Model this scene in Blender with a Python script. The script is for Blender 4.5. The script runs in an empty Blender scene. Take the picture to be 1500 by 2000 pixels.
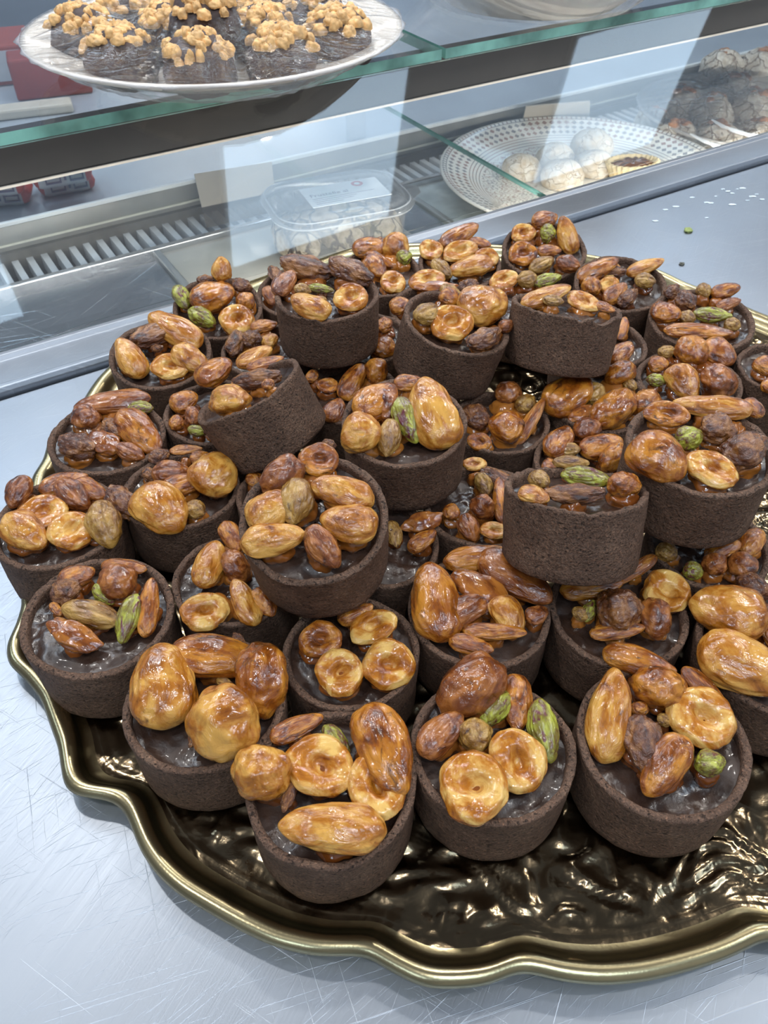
import bpy, math, random
from mathutils import Vector, Matrix, noise
R = math.radians
C = bpy.context.scene.collection
sc = bpy.context.scene

# ------------------------------------------------------------------ camera, world, lights
FPX, PITCH, CH = 1600.0, R(44.6), .315
cam = bpy.data.cameras.new('camera'); camo = bpy.data.objects.new('camera', cam); C.objects.link(camo)
cam.sensor_fit = 'VERTICAL'; cam.sensor_height = 36; cam.lens = 36 * FPX / 2000
cam.clip_start = .01
camo.location = (0, 0, CH); camo.rotation_euler = (R(90) - PITCH, 0, 0)
cam.dof.use_dof = True; cam.dof.focus_distance = .37; cam.dof.aperture_fstop = 32
sc.camera = camo
sc.view_settings.view_transform = 'Standard'; sc.view_settings.look = 'None'
sc.view_settings.gamma = 1; sc.view_settings.use_curve_mapping = False
sc.view_settings.exposure = 0.0

AZ = R(58.4)
U = Vector((math.sin(AZ), math.cos(AZ), 0)); V = Vector((-math.cos(AZ), math.sin(AZ), 0))
ROT = math.atan2(U.y, U.x)
def W(s, t, z=0): return U * s + V * t + Vector((0, 0, z))
MF = Matrix.Rotation(ROT, 4, 'Z')                      # case frame (s, t, z) -> world

w = bpy.data.worlds.new('room_light'); sc.world = w; w.use_nodes = True
nt = w.node_tree; nt.nodes.clear()
wo = nt.nodes.new('ShaderNodeOutputWorld'); bg = nt.nodes.new('ShaderNodeBackground')
tc = nt.nodes.new('ShaderNodeTexCoord'); nz = nt.nodes.new('ShaderNodeTexNoise'); cr = nt.nodes.new('ShaderNodeValToRGB')
nz.inputs['Scale'].default_value = 1.6; nz.inputs['Detail'].default_value = 1
cr.color_ramp.elements[0].position = .38; cr.color_ramp.elements[0].color = (.30, .335, .40, 1)
cr.color_ramp.elements[1].position = .62; cr.color_ramp.elements[1].color = (.78, .84, .94, 1)
nt.links.new(tc.outputs['Generated'], nz.inputs['Vector']); nt.links.new(nz.outputs['Fac'], cr.inputs['Fac'])
nt.links.new(cr.outputs['Color'], bg.inputs['Color']); nt.links.new(bg.outputs[0], wo.inputs[0])
bg.inputs['Strength'].default_value = .50

def area(name, loc, target, sx, sy, power, col):
    l = bpy.data.lights.new(name, 'AREA'); l.shape = 'RECTANGLE'; l.size = sx; l.size_y = sy; l.energy = power; l.color = col
    o = bpy.data.objects.new(name, l); C.objects.link(o); o.location = loc
    o.rotation_euler = (Vector(target) - Vector(loc)).to_track_quat('-Z', 'Y').to_euler()
    return o
# added fill strip hidden behind the ledge, brightening the case interior
_p = W(.5, .541, -.006)
_l = area('case_fill_strip', _p, _p + V * .9 + Vector((0, 0, -.12)), 2.4, .010, 2.4, (1, .96, .88))
_p = W(.55, 1.15, .95); _l = area('case_top_fill', _p, _p + Vector((0, 0, -1)), 1.6, .25, 6.5, (.95, .97, 1)); _l.rotation_euler = (0, 0, ROT)  # unseen fill added overhead to brighten the marble shelf and plates
for x_, y_, z_, pw, c_ in ((-.55, .75, 1.25, 2.6, (1, .98, .95)), (.12, 1.15, 1.35, 3.2, (1, .98, .94)), (.85, .95, 1.25, 2.6, (1, .95, .88)), (-.75, -.05, 1.3, 2.4, (.95, .98, 1)), (.95, .15, 1.3, 2.4, (1, .97, .93)), (.1, -.35, 1.5, 2.6, (.97, .98, 1)), (1.5, 1.8, 1.4, 4, (1, .93, .84))):
    l = bpy.data.lights.new('glint_light', 'AREA'); l.shape = 'DISK'; l.size = .075; l.energy = pw * 1.4; l.color = c_  # small bright disks added to put glints on the nuts
    o = bpy.data.objects.new('glint_light', l); C.objects.link(o); o.location = (x_, y_, z_)
    o.rotation_euler = (Vector((.05, .35, 0)) - Vector((x_, y_, z_))).to_track_quat('-Z', 'Y').to_euler()
PANEL_EMIT = 6.5          # ceiling panels (built further down) light the room
PANELS = [(s0, t0) for t0 in (-1.14, 1.75) for s0 in (-1.81, -.44, .93, 2.30)]  # far row is added for nut highlights; near row mirrors in the glass

# ------------------------------------------------------------------ helpers
def ray(x, y):
    X = (x - 750) / FPX; Y = (y - 1000) / FPX
    return Vector((X, math.cos(PITCH) - Y * math.sin(PITCH), -math.sin(PITCH) - Y * math.cos(PITCH)))
CAM = Vector((0, 0, CH))
FWD = Vector((0, math.cos(PITCH), -math.sin(PITCH)))
def at(x, y, z):
    r = ray(x, y); return CAM + r * ((z - CH) / r.z)
def on_plane(x, y, P, n):
    r = ray(x, y); return CAM + r * ((P - CAM).dot(n) / r.dot(n))
def depth(P): return (P - CAM).dot(FWD)

def tag(o, label=None, cat=None, group=None, kind=None):
    if label: o['label'] = label
    if cat: o['category'] = cat
    if group: o['group'] = group
    if kind: o['kind'] = kind
    return o
PM = {}
def empty(name, M, label, cat, group=None):
    o = bpy.data.objects.new(name, None); C.objects.link(o); o.empty_display_size = .01
    o.matrix_world = M; PM[o.name] = M.copy()
    return tag(o, label, cat, group)
def mk(name, verts, faces, mats, parent=None, M=None, smooth=True, fm=None, origin=None):
    """verts in the frame M (or world); linked as ONE mesh object, own origin at its base"""
    me = bpy.data.meshes.new(name)
    vs = [Vector(v) for v in verts]
    if M is not None: vs = [M @ v for v in vs]
    if parent is not None:
        B = PM[parent.name]
    else:
        xs = [v.x for v in vs]; ys = [v.y for v in vs]; zs = [v.z for v in vs]
        B = Matrix.Translation(((min(xs) + max(xs)) / 2, (min(ys) + max(ys)) / 2, min(zs)))
    Bi = B.inverted(); vs = [Bi @ v for v in vs]
    me.from_pydata(vs, [], faces); me.update()
    for m in (mats if isinstance(mats, (list, tuple)) else [mats]): me.materials.append(m)
    if fm:
        for p, i in zip(me.polygons, fm): p.material_index = i
    if smooth: me.polygons.foreach_set('use_smooth', [True] * len(me.polygons))
    o = bpy.data.objects.new(name, me); C.objects.link(o)
    if parent is not None: o.parent = parent
    else: o.matrix_world = B
    PM[o.name] = B if parent is None else B
    return o
def inst(name, me, Mw, parent=None):
    o = bpy.data.objects.new(name, me); C.objects.link(o)
    if parent is not None:
        o.parent = parent; o.matrix_basis = PM[parent.name].inverted() @ Mw
    else:
        o.matrix_world = Mw; PM[o.name] = Mw.copy()
    return o
def bevel(o, wd, seg=2):
    m = o.modifiers.new('bevel', 'BEVEL'); m.width = wd; m.segments = seg; m.limit_method = 'ANGLE'; return o
def boxv(x0, x1, y0, y1, z0, z1):
    v = [(x, y, z) for z in (z0, z1) for y in (y0, y1) for x in (x0, x1)]
    f = [(0, 2, 3, 1), (4, 5, 7, 6), (0, 1, 5, 4), (2, 6, 7, 3), (0, 4, 6, 2), (1, 3, 7, 5)]
    return v, f
class MB:
    def __init__(s): s.v = []; s.f = []; s.m = []
    def add(s, v, f, mi=0, M=None):
        n = len(s.v); s.v += [tuple(M @ Vector(q)) if M else tuple(q) for q in v]
        s.f += [tuple(i + n for i in q) for q in f]; s.m += [mi] * len(f); return s
    def box(s, *a, mi=0): return s.add(*boxv(*a), mi=mi)
    def build(s, name, mats, parent=None, M=None, smooth=False):
        return mk(name, s.v, s.f, mats, parent, M, smooth, s.m)
def revolve(prof, seg, disp=None, close=True):
    """prof: list of (r, z); returns verts, faces"""
    v = []; f = []
    for (r, z) in prof:
        for k in range(seg):
            a = 2 * math.pi * k / seg
            q = Vector((r * math.cos(a), r * math.sin(a), z))
            v.append(tuple(disp(q, a) if disp else q))
    n = len(prof)
    for i in range(n - 1):
        for k in range(seg):
            k2 = (k + 1) % seg
            f.append((i * seg + k, i * seg + k2, (i + 1) * seg + k2, (i + 1) * seg + k))
    return v, f
def N3(p, s=1, o=0): return noise.noise(Vector(p) * s + Vector((o * 7.3, o * 3.1, o * 5.7)))

# ------------------------------------------------------------------ materials
def mat(name):
    m = bpy.data.materials.new(name); m.use_nodes = True
    t = m.node_tree; b = t.nodes['Principled BSDF']; return m, t, b
def nd(t, typ, **k):
    n = t.nodes.new(typ)
    for a, v in k.items():
        if a in n.inputs.keys() if hasattr(n, 'inputs') else False: n.inputs[a].default_value = v
        else: setattr(n, a, v)
    return n
def ramp(t, pts):
    r = t.nodes.new('ShaderNodeValToRGB'); e = r.color_ramp.elements
    while len(e) < len(pts): e.new(.5)
    for i, (p, c) in enumerate(pts):
        e[i].position = p; e[i].color = (*c, 1)
    return r
def ntex(t, vec, scale, detail=3, rough=.5, dist=0):
    n = t.nodes.new('ShaderNodeTexNoise'); n.inputs['Scale'].default_value = scale; n.inputs['Detail'].default_value = detail
    n.inputs['Roughness'].default_value = rough; n.inputs['Distortion'].default_value = dist
    if vec is not None: t.links.new(vec, n.inputs['Vector'])
    return n
def bump(t, b, h, strength, dist, prev=None):
    u = t.nodes.new('ShaderNodeBump'); u.inputs['Strength'].default_value = strength; u.inputs['Distance'].default_value = dist
    t.links.new(h, u.inputs['Height'])
    if prev: t.links.new(prev.outputs[0], u.inputs['Normal'])
    t.links.new(u.outputs[0], b.inputs['Normal']); return u
def math_(t, op, a, b=None, c=None):
    n = t.nodes.new('ShaderNodeMath'); n.operation = op
    for i, x in enumerate((a, b, c)):
        if x is None: continue
        if isinstance(x, (int, float)): n.inputs[i].default_value = x
        else: t.links.new(x, n.inputs[i])
    return n.outputs[0]
def plain(name, col, rough=.5, metal=0, coat=0, sc_=None, var=.12, bmp=0, bs=60):
    m, t, b = mat(name)
    b.inputs['Roughness'].default_value = rough; b.inputs['Metallic'].default_value = metal; b.inputs['Coat Weight'].default_value = coat
    co = t.nodes.new('ShaderNodeTexCoord').outputs['Object']
    n = ntex(t, co, sc_ or 30, 4)
    r = ramp(t, [(.3, tuple(c * (1 - var) for c in col)), (.7, tuple(min(1, c * (1 + var)) for c in col))])
    t.links.new(n.outputs['Fac'], r.inputs['Fac']); t.links.new(r.outputs[0], b.inputs['Base Color'])
    if bmp:
        n2 = ntex(t, co, bs, 4); bump(t, b, n2.outputs['Fac'], bmp, .002)
    return m

def nut_mat(name, cols, rough=.20, bscale=4.0, bstr=.6, coat=1.0, spots=(.06, .02, .008), spotlo=.60, spothi=.72):
    m, t, b = mat(name)
    co = t.nodes.new('ShaderNodeTexCoord').outputs['Object']
    oi = t.nodes.new('ShaderNodeObjectInfo')
    sh = t.nodes.new('ShaderNodeVectorMath'); sh.operation = 'MULTIPLY_ADD'
    t.links.new(oi.outputs['Random'], sh.inputs[0]); sh.inputs[1].default_value = (31, 17, 23); t.links.new(co, sh.inputs[2])
    vec = sh.outputs[0]
    n = ntex(t, vec, 2.3, 5, .6, .6)
    r = ramp(t, [(.30, cols[0]), (.46, cols[1]), (.62, cols[2])])
    t.links.new(n.outputs['Fac'], r.inputs['Fac'])
    n2 = ntex(t, vec, 3.1, 6, .65, 1.2)
    r2 = ramp(t, [(spotlo, (0, 0, 0)), (spothi, (1, 1, 1))])
    t.links.new(n2.outputs['Fac'], r2.inputs['Fac'])
    # fine lengthwise grain
    mp = t.nodes.new('ShaderNodeMapping'); mp.inputs['Scale'].default_value = (2.2, 15, 15); t.links.new(vec, mp.inputs['Vector'])
    g = ntex(t, mp.outputs[0], 1.0, 3)
    mg = t.nodes.new('ShaderNodeMix'); mg.data_type = 'RGBA'; mg.blend_type = 'MULTIPLY'
    rg = ramp(t, [(.3, (.62, .55, .5)), (.6, (1, 1, 1))]); t.links.new(g.outputs['Fac'], rg.inputs['Fac'])
    mg.inputs[0].default_value = .08; t.links.new(r.outputs[0], mg.inputs[6]); t.links.new(rg.outputs[0], mg.inputs[7])
    mx = t.nodes.new('ShaderNodeMix'); mx.data_type = 'RGBA'
    t.links.new(r2.outputs[0], mx.inputs[0]); t.links.new(mg.outputs[2], mx.inputs[6]); mx.inputs[7].default_value = (*spots, 1)
    t.links.new(mx.outputs[2], b.inputs['Base Color'])
    b.inputs['Roughness'].default_value = rough; b.inputs['Coat Weight'].default_value = coat; b.inputs['Coat Roughness'].default_value = .022; b.inputs['Coat IOR'].default_value = 1.5
    b.inputs['Specular IOR Level'].default_value = .25
    h = ntex(t, vec, bscale, 4, .55, .8)
    h2 = ntex(t, vec, bscale * 3.2, 2, .5, 1.0)
    u1 = bump(t, b, g.outputs['Fac'], .18, .0005)
    u2 = bump(t, b, h.outputs['Fac'], bstr, .0012, u1)
    uc = t.nodes.new('ShaderNodeBump'); uc.inputs['Strength'].default_value = bstr; uc.inputs['Distance'].default_value = .0014; t.links.new(h.outputs['Fac'], uc.inputs['Height'])
    ud = t.nodes.new('ShaderNodeBump'); ud.inputs['Strength'].default_value = .5; ud.inputs['Distance'].default_value = .00034; t.links.new(h2.outputs['Fac'], ud.inputs['Height']); t.links.new(uc.outputs[0], ud.inputs['Normal'])
    t.links.new(ud.outputs[0], b.inputs['Coat Normal'])
    return m
NM = {
 'l': nut_mat('almond_gold_glaze', [(.14, .033, .003), (.40, .135, .012), (.66, .34, .07)], spotlo=.62, spothi=.78),
 'm': nut_mat('almond_amber_glaze', [(.06, .013, .002), (.26, .068, .006), (.54, .21, .024)], spotlo=.55, spothi=.70),
 'd': nut_mat('nut_dark_caramel', [(.055, .014, .006), (.19, .05, .010), (.40, .14, .03)]),
 'P': nut_mat('pistachio_green', [(.10, .04, .012), (.21, .18, .02), (.42, .43, .05)], spots=(.11, .018, .022), spotlo=.50, spothi=.62, bscale=4),
 'Q': nut_mat('pistachio_toasted', [(.08, .024, .008), (.26, .12, .02), (.46, .26, .06)], spotlo=.58, spothi=.7, bscale=6),
 'N': nut_mat('nut_burnt', [(.03, .010, .005), (.12, .036, .010), (.30, .12, .03)], bscale=7, bstr=.8),
 'F': nut_mat('hazelnut_cut_face', [(.20, .045, .004), (.46, .16, .014), (.74, .45, .13)], bscale=4, bstr=.5, spotlo=.68, spothi=.82),
 'S': nut_mat('hazelnut_skin', [(.04, .010, .005), (.13, .032, .010), (.30, .09, .02)], bscale=6),
 'C': nut_mat('caramel', [(.07, .017, .004), (.22, .06, .010), (.40, .14, .022)], rough=.08, bscale=3, bstr=.3, coat=1),
}
def crust_mat():
    m, t, b = mat('cocoa_shortcrust')
    co = t.nodes.new('ShaderNodeTexCoord').outputs['Object']
    oi = t.nodes.new('ShaderNodeObjectInfo')
    sh = t.nodes.new('ShaderNodeVectorMath'); sh.operation = 'MULTIPLY_ADD'
    t.links.new(oi.outputs['Random'], sh.inputs[0]); sh.inputs[1].default_value = (.7, .3, .9); t.links.new(co, sh.inputs[2])
    v = sh.outputs[0]
    n = ntex(t, v, 60, 6, .65); f = ntex(t, v, 1100, 3, .7); pn = ntex(t, v, 480, 3, .6)
    r = ramp(t, [(.3, (.100, .054, .034)), (.55, (.160, .090, .058)), (.75, (.215, .13, .085))]); t.links.new(n.outputs['Fac'], r.inputs['Fac'])
    rf = ramp(t, [(.35, (.55, .55, .55)), (.55, (1, 1, 1)), (.72, (2.2, 2.0, 1.8))]); t.links.new(f.outputs['Fac'], rf.inputs['Fac'])
    mx = t.nodes.new('ShaderNodeMix'); mx.data_type = 'RGBA'; mx.blend_type = 'MULTIPLY'; mx.inputs[0].default_value = .8
    t.links.new(r.outputs[0], mx.inputs[6]); t.links.new(rf.outputs[0], mx.inputs[7]); t.links.new(mx.outputs[2], b.inputs['Base Color'])
    b.inputs['Roughness'].default_value = .62; b.inputs['Specular IOR Level'].default_value = .35
    # pores: stretched sideways
    mp = t.nodes.new('ShaderNodeMapping'); mp.inputs['Scale'].default_value = (1, 1, 1.7); t.links.new(v, mp.inputs['Vector'])
    vo = ntex(t, mp.outputs[0], 650, 3, .55, .2)
    rp = ramp(t, [(.33, (0, 0, 0)), (.41, (1, 1, 1))]); t.links.new(vo.outputs['Fac'], rp.inputs['Fac'])
    md = t.nodes.new('ShaderNodeMix'); md.data_type = 'RGBA'; md.blend_type = 'MULTIPLY'; md.inputs[0].default_value = 1
    rd = ramp(t, [(.0, (.28, .26, .24)), (1, (1, 1, 1))]); t.links.new(rp.outputs[0], rd.inputs['Fac'])
    t.links.new(mx.outputs[2], md.inputs[6]); t.links.new(rd.outputs[0], md.inputs[7]); t.links.new(md.outputs[2], b.inputs['Base Color'])
    u1 = bump(t, b, rp.outputs[0], .8, .0008)
    u2 = bump(t, b, f.outputs['Fac'], 1, .0011, u1)
    bump(t, b, pn.outputs['Fac'], .8, .0014, u2)
    return m
CRUST = crust_mat()
def gan_mat():
    m, t, b = mat('chocolate_ganache')
    co = t.nodes.new('ShaderNodeTexCoord').outputs['Object']
    n = ntex(t, co, 90, 5, .6); r = ramp(t, [(.35, (.026, .013, .009)), (.7, (.062, .034, .023))])
    t.links.new(n.outputs['Fac'], r.inputs['Fac']); t.links.new(r.outputs[0], b.inputs['Base Color'])
    n3 = ntex(t, co, 55, 3); b.inputs['Coat Weight'].default_value = .2; b.inputs['Coat Roughness'].default_value = .08; r3 = ramp(t, [(.4, (.22,) * 3), (.6, (.48,) * 3)]); t.links.new(n3.outputs['Fac'], r3.inputs['Fac'])
    t.links.new(r3.outputs[0], b.inputs['Roughness'])
    h = ntex(t, co, 300, 5, .6); bump(t, b, h.outputs['Fac'], .4, .0009)
    return m
GAN = gan_mat()
def steel_mat(name, col, rough, scratch=.25, sc_=1.0, metal=1):
    m, t, b = mat(name)
    co = t.nodes.new('ShaderNodeTexCoord').outputs['Object']
    b.inputs['Metallic'].default_value = metal
    acc = None
    for k, (ang, sx, sy, lo) in enumerate([(15, 5, 420, .66), (62, 6, 500, .68), (-35, 7, 460, .69), (100, 4, 380, .70), (-8, 10, 700, .66)]):
        mp = t.nodes.new('ShaderNodeMapping'); mp.inputs['Rotation'].default_value = (0, 0, R(ang)); t.links.new(co, mp.inputs['Vector'])
        mp2 = t.nodes.new('ShaderNodeMapping'); mp2.inputs['Scale'].default_value = (sx * sc_, sy * sc_, 1); t.links.new(mp.outputs[0], mp2.inputs['Vector'])
        n = ntex(t, mp2.outputs[0], 1, 2, .5, .3)
        r = ramp(t, [(lo, (0, 0, 0)), (lo + .05, (1, 1, 1))]); t.links.new(n.outputs['Fac'], r.inputs['Fac'])
        acc = r.outputs[0] if acc is None else math_(t, 'ADD', acc, r.outputs[0])
    mp = t.nodes.new('ShaderNodeMapping'); mp.inputs['Rotation'].default_value = (0, 0, -ROT); t.links.new(co, mp.inputs['Vector'])
    mp2 = t.nodes.new('ShaderNodeMapping'); mp2.inputs['Scale'].default_value = (8, 1500, 1); t.links.new(mp.outputs[0], mp2.inputs['Vector'])
    br = ntex(t, mp2.outputs[0], 1, 2)
    big = ntex(t, co, 7, 3)
    mx = t.nodes.new('ShaderNodeMix'); mx.data_type = 'RGBA'; t.links.new(math_(t, 'MULTIPLY', acc, scratch), mx.inputs[0])
    rc = ramp(t, [(.3, tuple(c * .9 for c in col)), (.7, tuple(min(1, c * 1.08) for c in col))]); t.links.new(big.outputs['Fac'], rc.inputs['Fac'])
    t.links.new(rc.outputs[0], mx.inputs[6]); mx.inputs[7].default_value = (.78, .82, .88, 1); t.links.new(mx.outputs[2], b.inputs['Base Color'])
    ro = math_(t, 'MULTIPLY_ADD', br.outputs['Fac'], .14, rough - .07); ro = math_(t, 'MULTIPLY_ADD', big.outputs['Fac'], .1, ro)
    t.links.new(ro, b.inputs['Roughness'])
    u = bump(t, b, acc, .25, .0004); bump(t, b, br.outputs['Fac'], .06, .0005, u)
    return m
STEEL = steel_mat('scratched_steel', (.345, .375, .42), .38, .10, 3.0)
STEEL2 = steel_mat('polished_steel', (.55, .56, .58), .13, .1)
ALU = plain('brushed_aluminium', (.52, .53, .52), .32, .8, bmp=.05)
def glass_mat(name, tint=(.965, .975, .978), rough=.02, haze=0, ior=1.5):
    m, t, b = mat(name); t.nodes.remove(b)
    tr = t.nodes.new('ShaderNodeBsdfTransparent'); tr.inputs[0].default_value = (*tint, 1)
    g = t.nodes.new('ShaderNodeBsdfGlossy'); g.inputs['Roughness'].default_value = rough
    ge = t.nodes.new('ShaderNodeNewGeometry'); dt = t.nodes.new('ShaderNodeVectorMath'); dt.operation = 'DOT_PRODUCT'
    t.links.new(ge.outputs['Normal'], dt.inputs[0]); t.links.new(ge.outputs['Incoming'], dt.inputs[1])
    f5 = math_(t, 'POWER', math_(t, 'SUBTRACT', 1, math_(t, 'ABSOLUTE', dt.outputs['Value'])), 5)
    mx = t.nodes.new('ShaderNodeMixShader'); t.links.new(math_(t, 'MULTIPLY_ADD', f5, .96, .04), mx.inputs[0])
    t.links.new(tr.outputs[0], mx.inputs[1]); t.links.new(g.outputs[0], mx.inputs[2])
    out = mx.outputs[0]
    if haze:
        d = t.nodes.new('ShaderNodeBsdfDiffuse'); d.inputs[0].default_value = (.85, .88, .92, 1)
        m2 = t.nodes.new('ShaderNodeMixShader'); m2.inputs[0].default_value = haze
        t.links.new(out, m2.inputs[1]); t.links.new(d.outputs[0], m2.inputs[2]); out = m2.outputs[0]
    t.links.new(out, t.nodes['Material Output'].inputs[0]); return m
GLASS = glass_mat('clear_glass')
GLASS_EDGE = plain('green_glass_edge', (.15, .32, .28), .12, 0, .5, sc_=25, var=.5)
PLASTIC = glass_mat('clear_plastic', (.95, .97, .99), .06, .14)
def film_mat():
    m, t, b = mat('cling_film'); t.nodes.remove(b)
    co = t.nodes.new('ShaderNodeTexCoord').outputs['Object']
    mp = t.nodes.new('ShaderNodeMapping'); mp.inputs['Scale'].default_value = (5, 75, 40); mp.inputs['Rotation'].default_value = (0, 0, R(24)); t.links.new(co, mp.inputs['Vector'])
    n = ntex(t, mp.outputs[0], 1, 4, .6, 1.5)
    n2 = ntex(t, co, 38, 4, .6, 2.0)
    bu = t.nodes.new('ShaderNodeBump'); bu.inputs['Strength'].default_value = 1; bu.inputs['Distance'].default_value = .006; t.links.new(n.outputs['Fac'], bu.inputs['Height'])
    bu2 = t.nodes.new('ShaderNodeBump'); bu2.inputs['Strength'].default_value = .3; bu2.inputs['Distance'].default_value = .004; t.links.new(n2.outputs['Fac'], bu2.inputs['Height']); t.links.new(bu.outputs[0], bu2.inputs['Normal'])
    tr = t.nodes.new('ShaderNodeBsdfTransparent'); tr.inputs[0].default_value = (.97, .97, .98, 1)
    g = t.nodes.new('ShaderNodeBsdfGlossy'); g.inputs['Roughness'].default_value = .14; t.links.new(bu2.outputs[0], g.inputs['Normal'])
    ge = t.nodes.new('ShaderNodeNewGeometry'); dt = t.nodes.new('ShaderNodeVectorMath'); dt.operation = 'DOT_PRODUCT'
    t.links.new(bu2.outputs[0], dt.inputs[0]); t.links.new(ge.outputs['Incoming'], dt.inputs[1])
    f5 = math_(t, 'POWER', math_(t, 'SUBTRACT', 1, math_(t, 'ABSOLUTE', dt.outputs['Value'])), 4)
    fac = math_(t, 'MINIMUM', math_(t, 'MULTIPLY_ADD', f5, .6, .07), 1)
    mx = t.nodes.new('ShaderNodeMixShader'); t.links.new(fac, mx.inputs[0]); t.links.new(tr.outputs[0], mx.inputs[1]); t.links.new(g.outputs[0], mx.inputs[2])
    t.links.new(mx.outputs[0], t.nodes['Material Output'].inputs[0]); return m
FILM = film_mat()
def gold_mat(name, col, rough, relief=False):
    m, t, b = mat(name); b.inputs['Metallic'].default_value = 1
    co = t.nodes.new('ShaderNodeTexCoord').outputs['Object']
    n = ntex(t, co, 30, 4); r = ramp(t, [(.3, tuple(c * .72 for c in col)), (.7, col)])
    t.links.new(n.outputs['Fac'], r.inputs['Fac']); t.links.new(r.outputs[0], b.inputs['Base Color'])
    b.inputs['Roughness'].default_value = rough
    h = ntex(t, co, 900, 2); u = bump(t, b, h.outputs['Fac'], .12, .0003)
    if relief:
        h2 = ntex(t, co, 55, 2, .5, 1.0); bump(t, b, h2.outputs['Fac'], .35, .003, u)
    return m
GOLD = gold_mat('gold_rim', (.50, .42, .24), .26)
GOLD_D = gold_mat('dark_reflection_gold_well', (.19, .145, .09), .18, True)  # base colour darkened, standing in for the dark surroundings the well reflects
WHITE = plain('white_porcelain', (.80, .74, .65), .25, 0, .5, var=.04)
BLACK = plain('dark_brown_bar', (.020, .016, .014), .45, 0, 0, sc_=12, var=.35, bmp=.1)
CREAM = plain('cream_strip', (.80, .70, .60), .4)

# ------------------------------------------------------------------ setting
FZ = -.95
o = mk('floor', *boxv(-4, 4.5, -3, 5.2, FZ - .05, FZ), plain('grey_floor', (.20, .22, .25), .4, sc_=3), smooth=False); tag(o, kind='structure')

def emis(name, col, st):
    m, t, b = mat(name); b.inputs['Base Color'].default_value = (.2, .2, .2, 1)
    b.inputs['Emission Color'].default_value = (*col, 1); b.inputs['Emission Strength'].default_value = st
    return m
PAN = emis('led_panel_diffuser', (.60, .80, 1.0), PANEL_EMIT); PFR = plain('panel_frame', (.5, .5, .5), .5)
PL = [r_ + ' ceiling panel ' + q_ for q_ in ('over the counter mirrored in sloping glass', 'added beyond the display case for highlights') for r_ in ('leftmost square led', 'square led second from left', 'square led third from left', 'rightmost square led')]
for (s0, t0) in PANELS:
    M_ = MF @ Matrix.Translation((s0 + .325, t0 + .31, 1.6)) @ Matrix.Rotation(R(4), 4, 'Z')
    T = empty('ceiling_light', M_, PL[PANELS.index((s0, t0))], 'ceiling light', 'led ceiling panels')
    MB().box(-.32, .32, -.31, .31, 0, .01).build('diffuser', PAN, T, M_)
    MB().box(-.335, .335, -.325, .325, .01, .03).build('frame', PFR, T, M_)
M_ = MF @ Matrix.Translation((1.25, 3.15, .74)); T = empty('streak_light', M_, 'long light tube added at the far wall for streaks on the film', 'added light')  # glowing tube added so that bright streaks show on the cling film
MB().box(-.4, .4, 0, .02, 0, .08).build('tube', emis('streak_light_tube', (1, .93, .82), 16), T, M_); MB().box(-.44, .44, .02, .05, -.02, .09).build('housing', PFR, T, M_)
o = mk('wall_far', *boxv(-3, 4.5, 3.2, 3.3, FZ, 1.2), plain('far_wall_paint', (.30, .34, .40), .8, sc_=2), M=MF, smooth=False); tag(o, kind='structure')

# ------------------------------------------------------------------ counter and display case
cnt = empty('steel_counter', MF @ Matrix.Translation((.2, .1, FZ)), 'scratched stainless steel counter under the gold tray', 'counter')
o = MB().box(-1.2, 1.6, -.7, .487, -.03, 0).build('worktop', STEEL, cnt, MF); bevel(o, .002)
o = MB().box(-1.15, 1.55, -.65, .46, FZ, -.03).build('cabinet_body', ALU, cnt, MF)
case = empty('display_case', MF @ Matrix.Translation((.5, .9, FZ)), 'refrigerated pastry display case with glass top behind the steel counter', 'display case')
ZD = -.06
MARB = plain('pale_marble', (.36, .41, .47), .3, sc_=9, var=.14)
o = MB().box(-.8, 2.2, .49, 1.9, FZ, ZD - .03).build('case_body', ALU, case, MF)
# raised ledge between counter and glass
prof = [(.4885, -.03), (.4885, .003), (.4905, .0062), (.4945, .0062), (.4965, .0040), (.524, .0036), (.527, .0062), (.531, .0062), (.533, .003), (.533, -.03)]
v = []; f = []
for s_ in (-.8, 2.2): v += [(s_, a, b_) for a, b_ in prof]
n = len(prof)
for i in range(n): f.append((i, (i + 1) % n, n + (i + 1) % n, n + i))
o = mk('ledge', v, f, STEEL, case, MF, False); bevel(o, .0006)
o = MB().box(-.8, 2.2, .5335, .5365, ZD - .03, -.002).build('ledge_inner_wall', ALU, case, MF)
# deck: pans separated by raised bars
PANC = plain('cream_liner', (.62, .58, .50), .45, sc_=14, var=.15)
PANG = plain('pale_perforated_liner', (.50, .55, .55), .35, sc_=60, var=.18)
o = MB().box(-.8, .195, .545, .738, ZD - .03, ZD - .001).build('deck_pan', STEEL2, case, MF)
o = MB().box(.20, .43, .545, .738, ZD - .03, ZD - .001).build('deck_pan', PANC, case, MF)
o = MB().box(.436, 2.2, .545, .738, ZD - .03, ZD - .001).build('deck_pan', PANG, case, MF)
for s_ in (.195, .418, .47):
    o = MB().box(s_, s_ + .007, .545, .74, ZD - .002, ZD + .004).build('pan_divider', ALU, case, MF); bevel(o, .0015)
o = MB().box(.426, .468, .55, .735, ZD - .002, ZD + .0005).build('steel_strip', STEEL2, case, MF)
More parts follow.
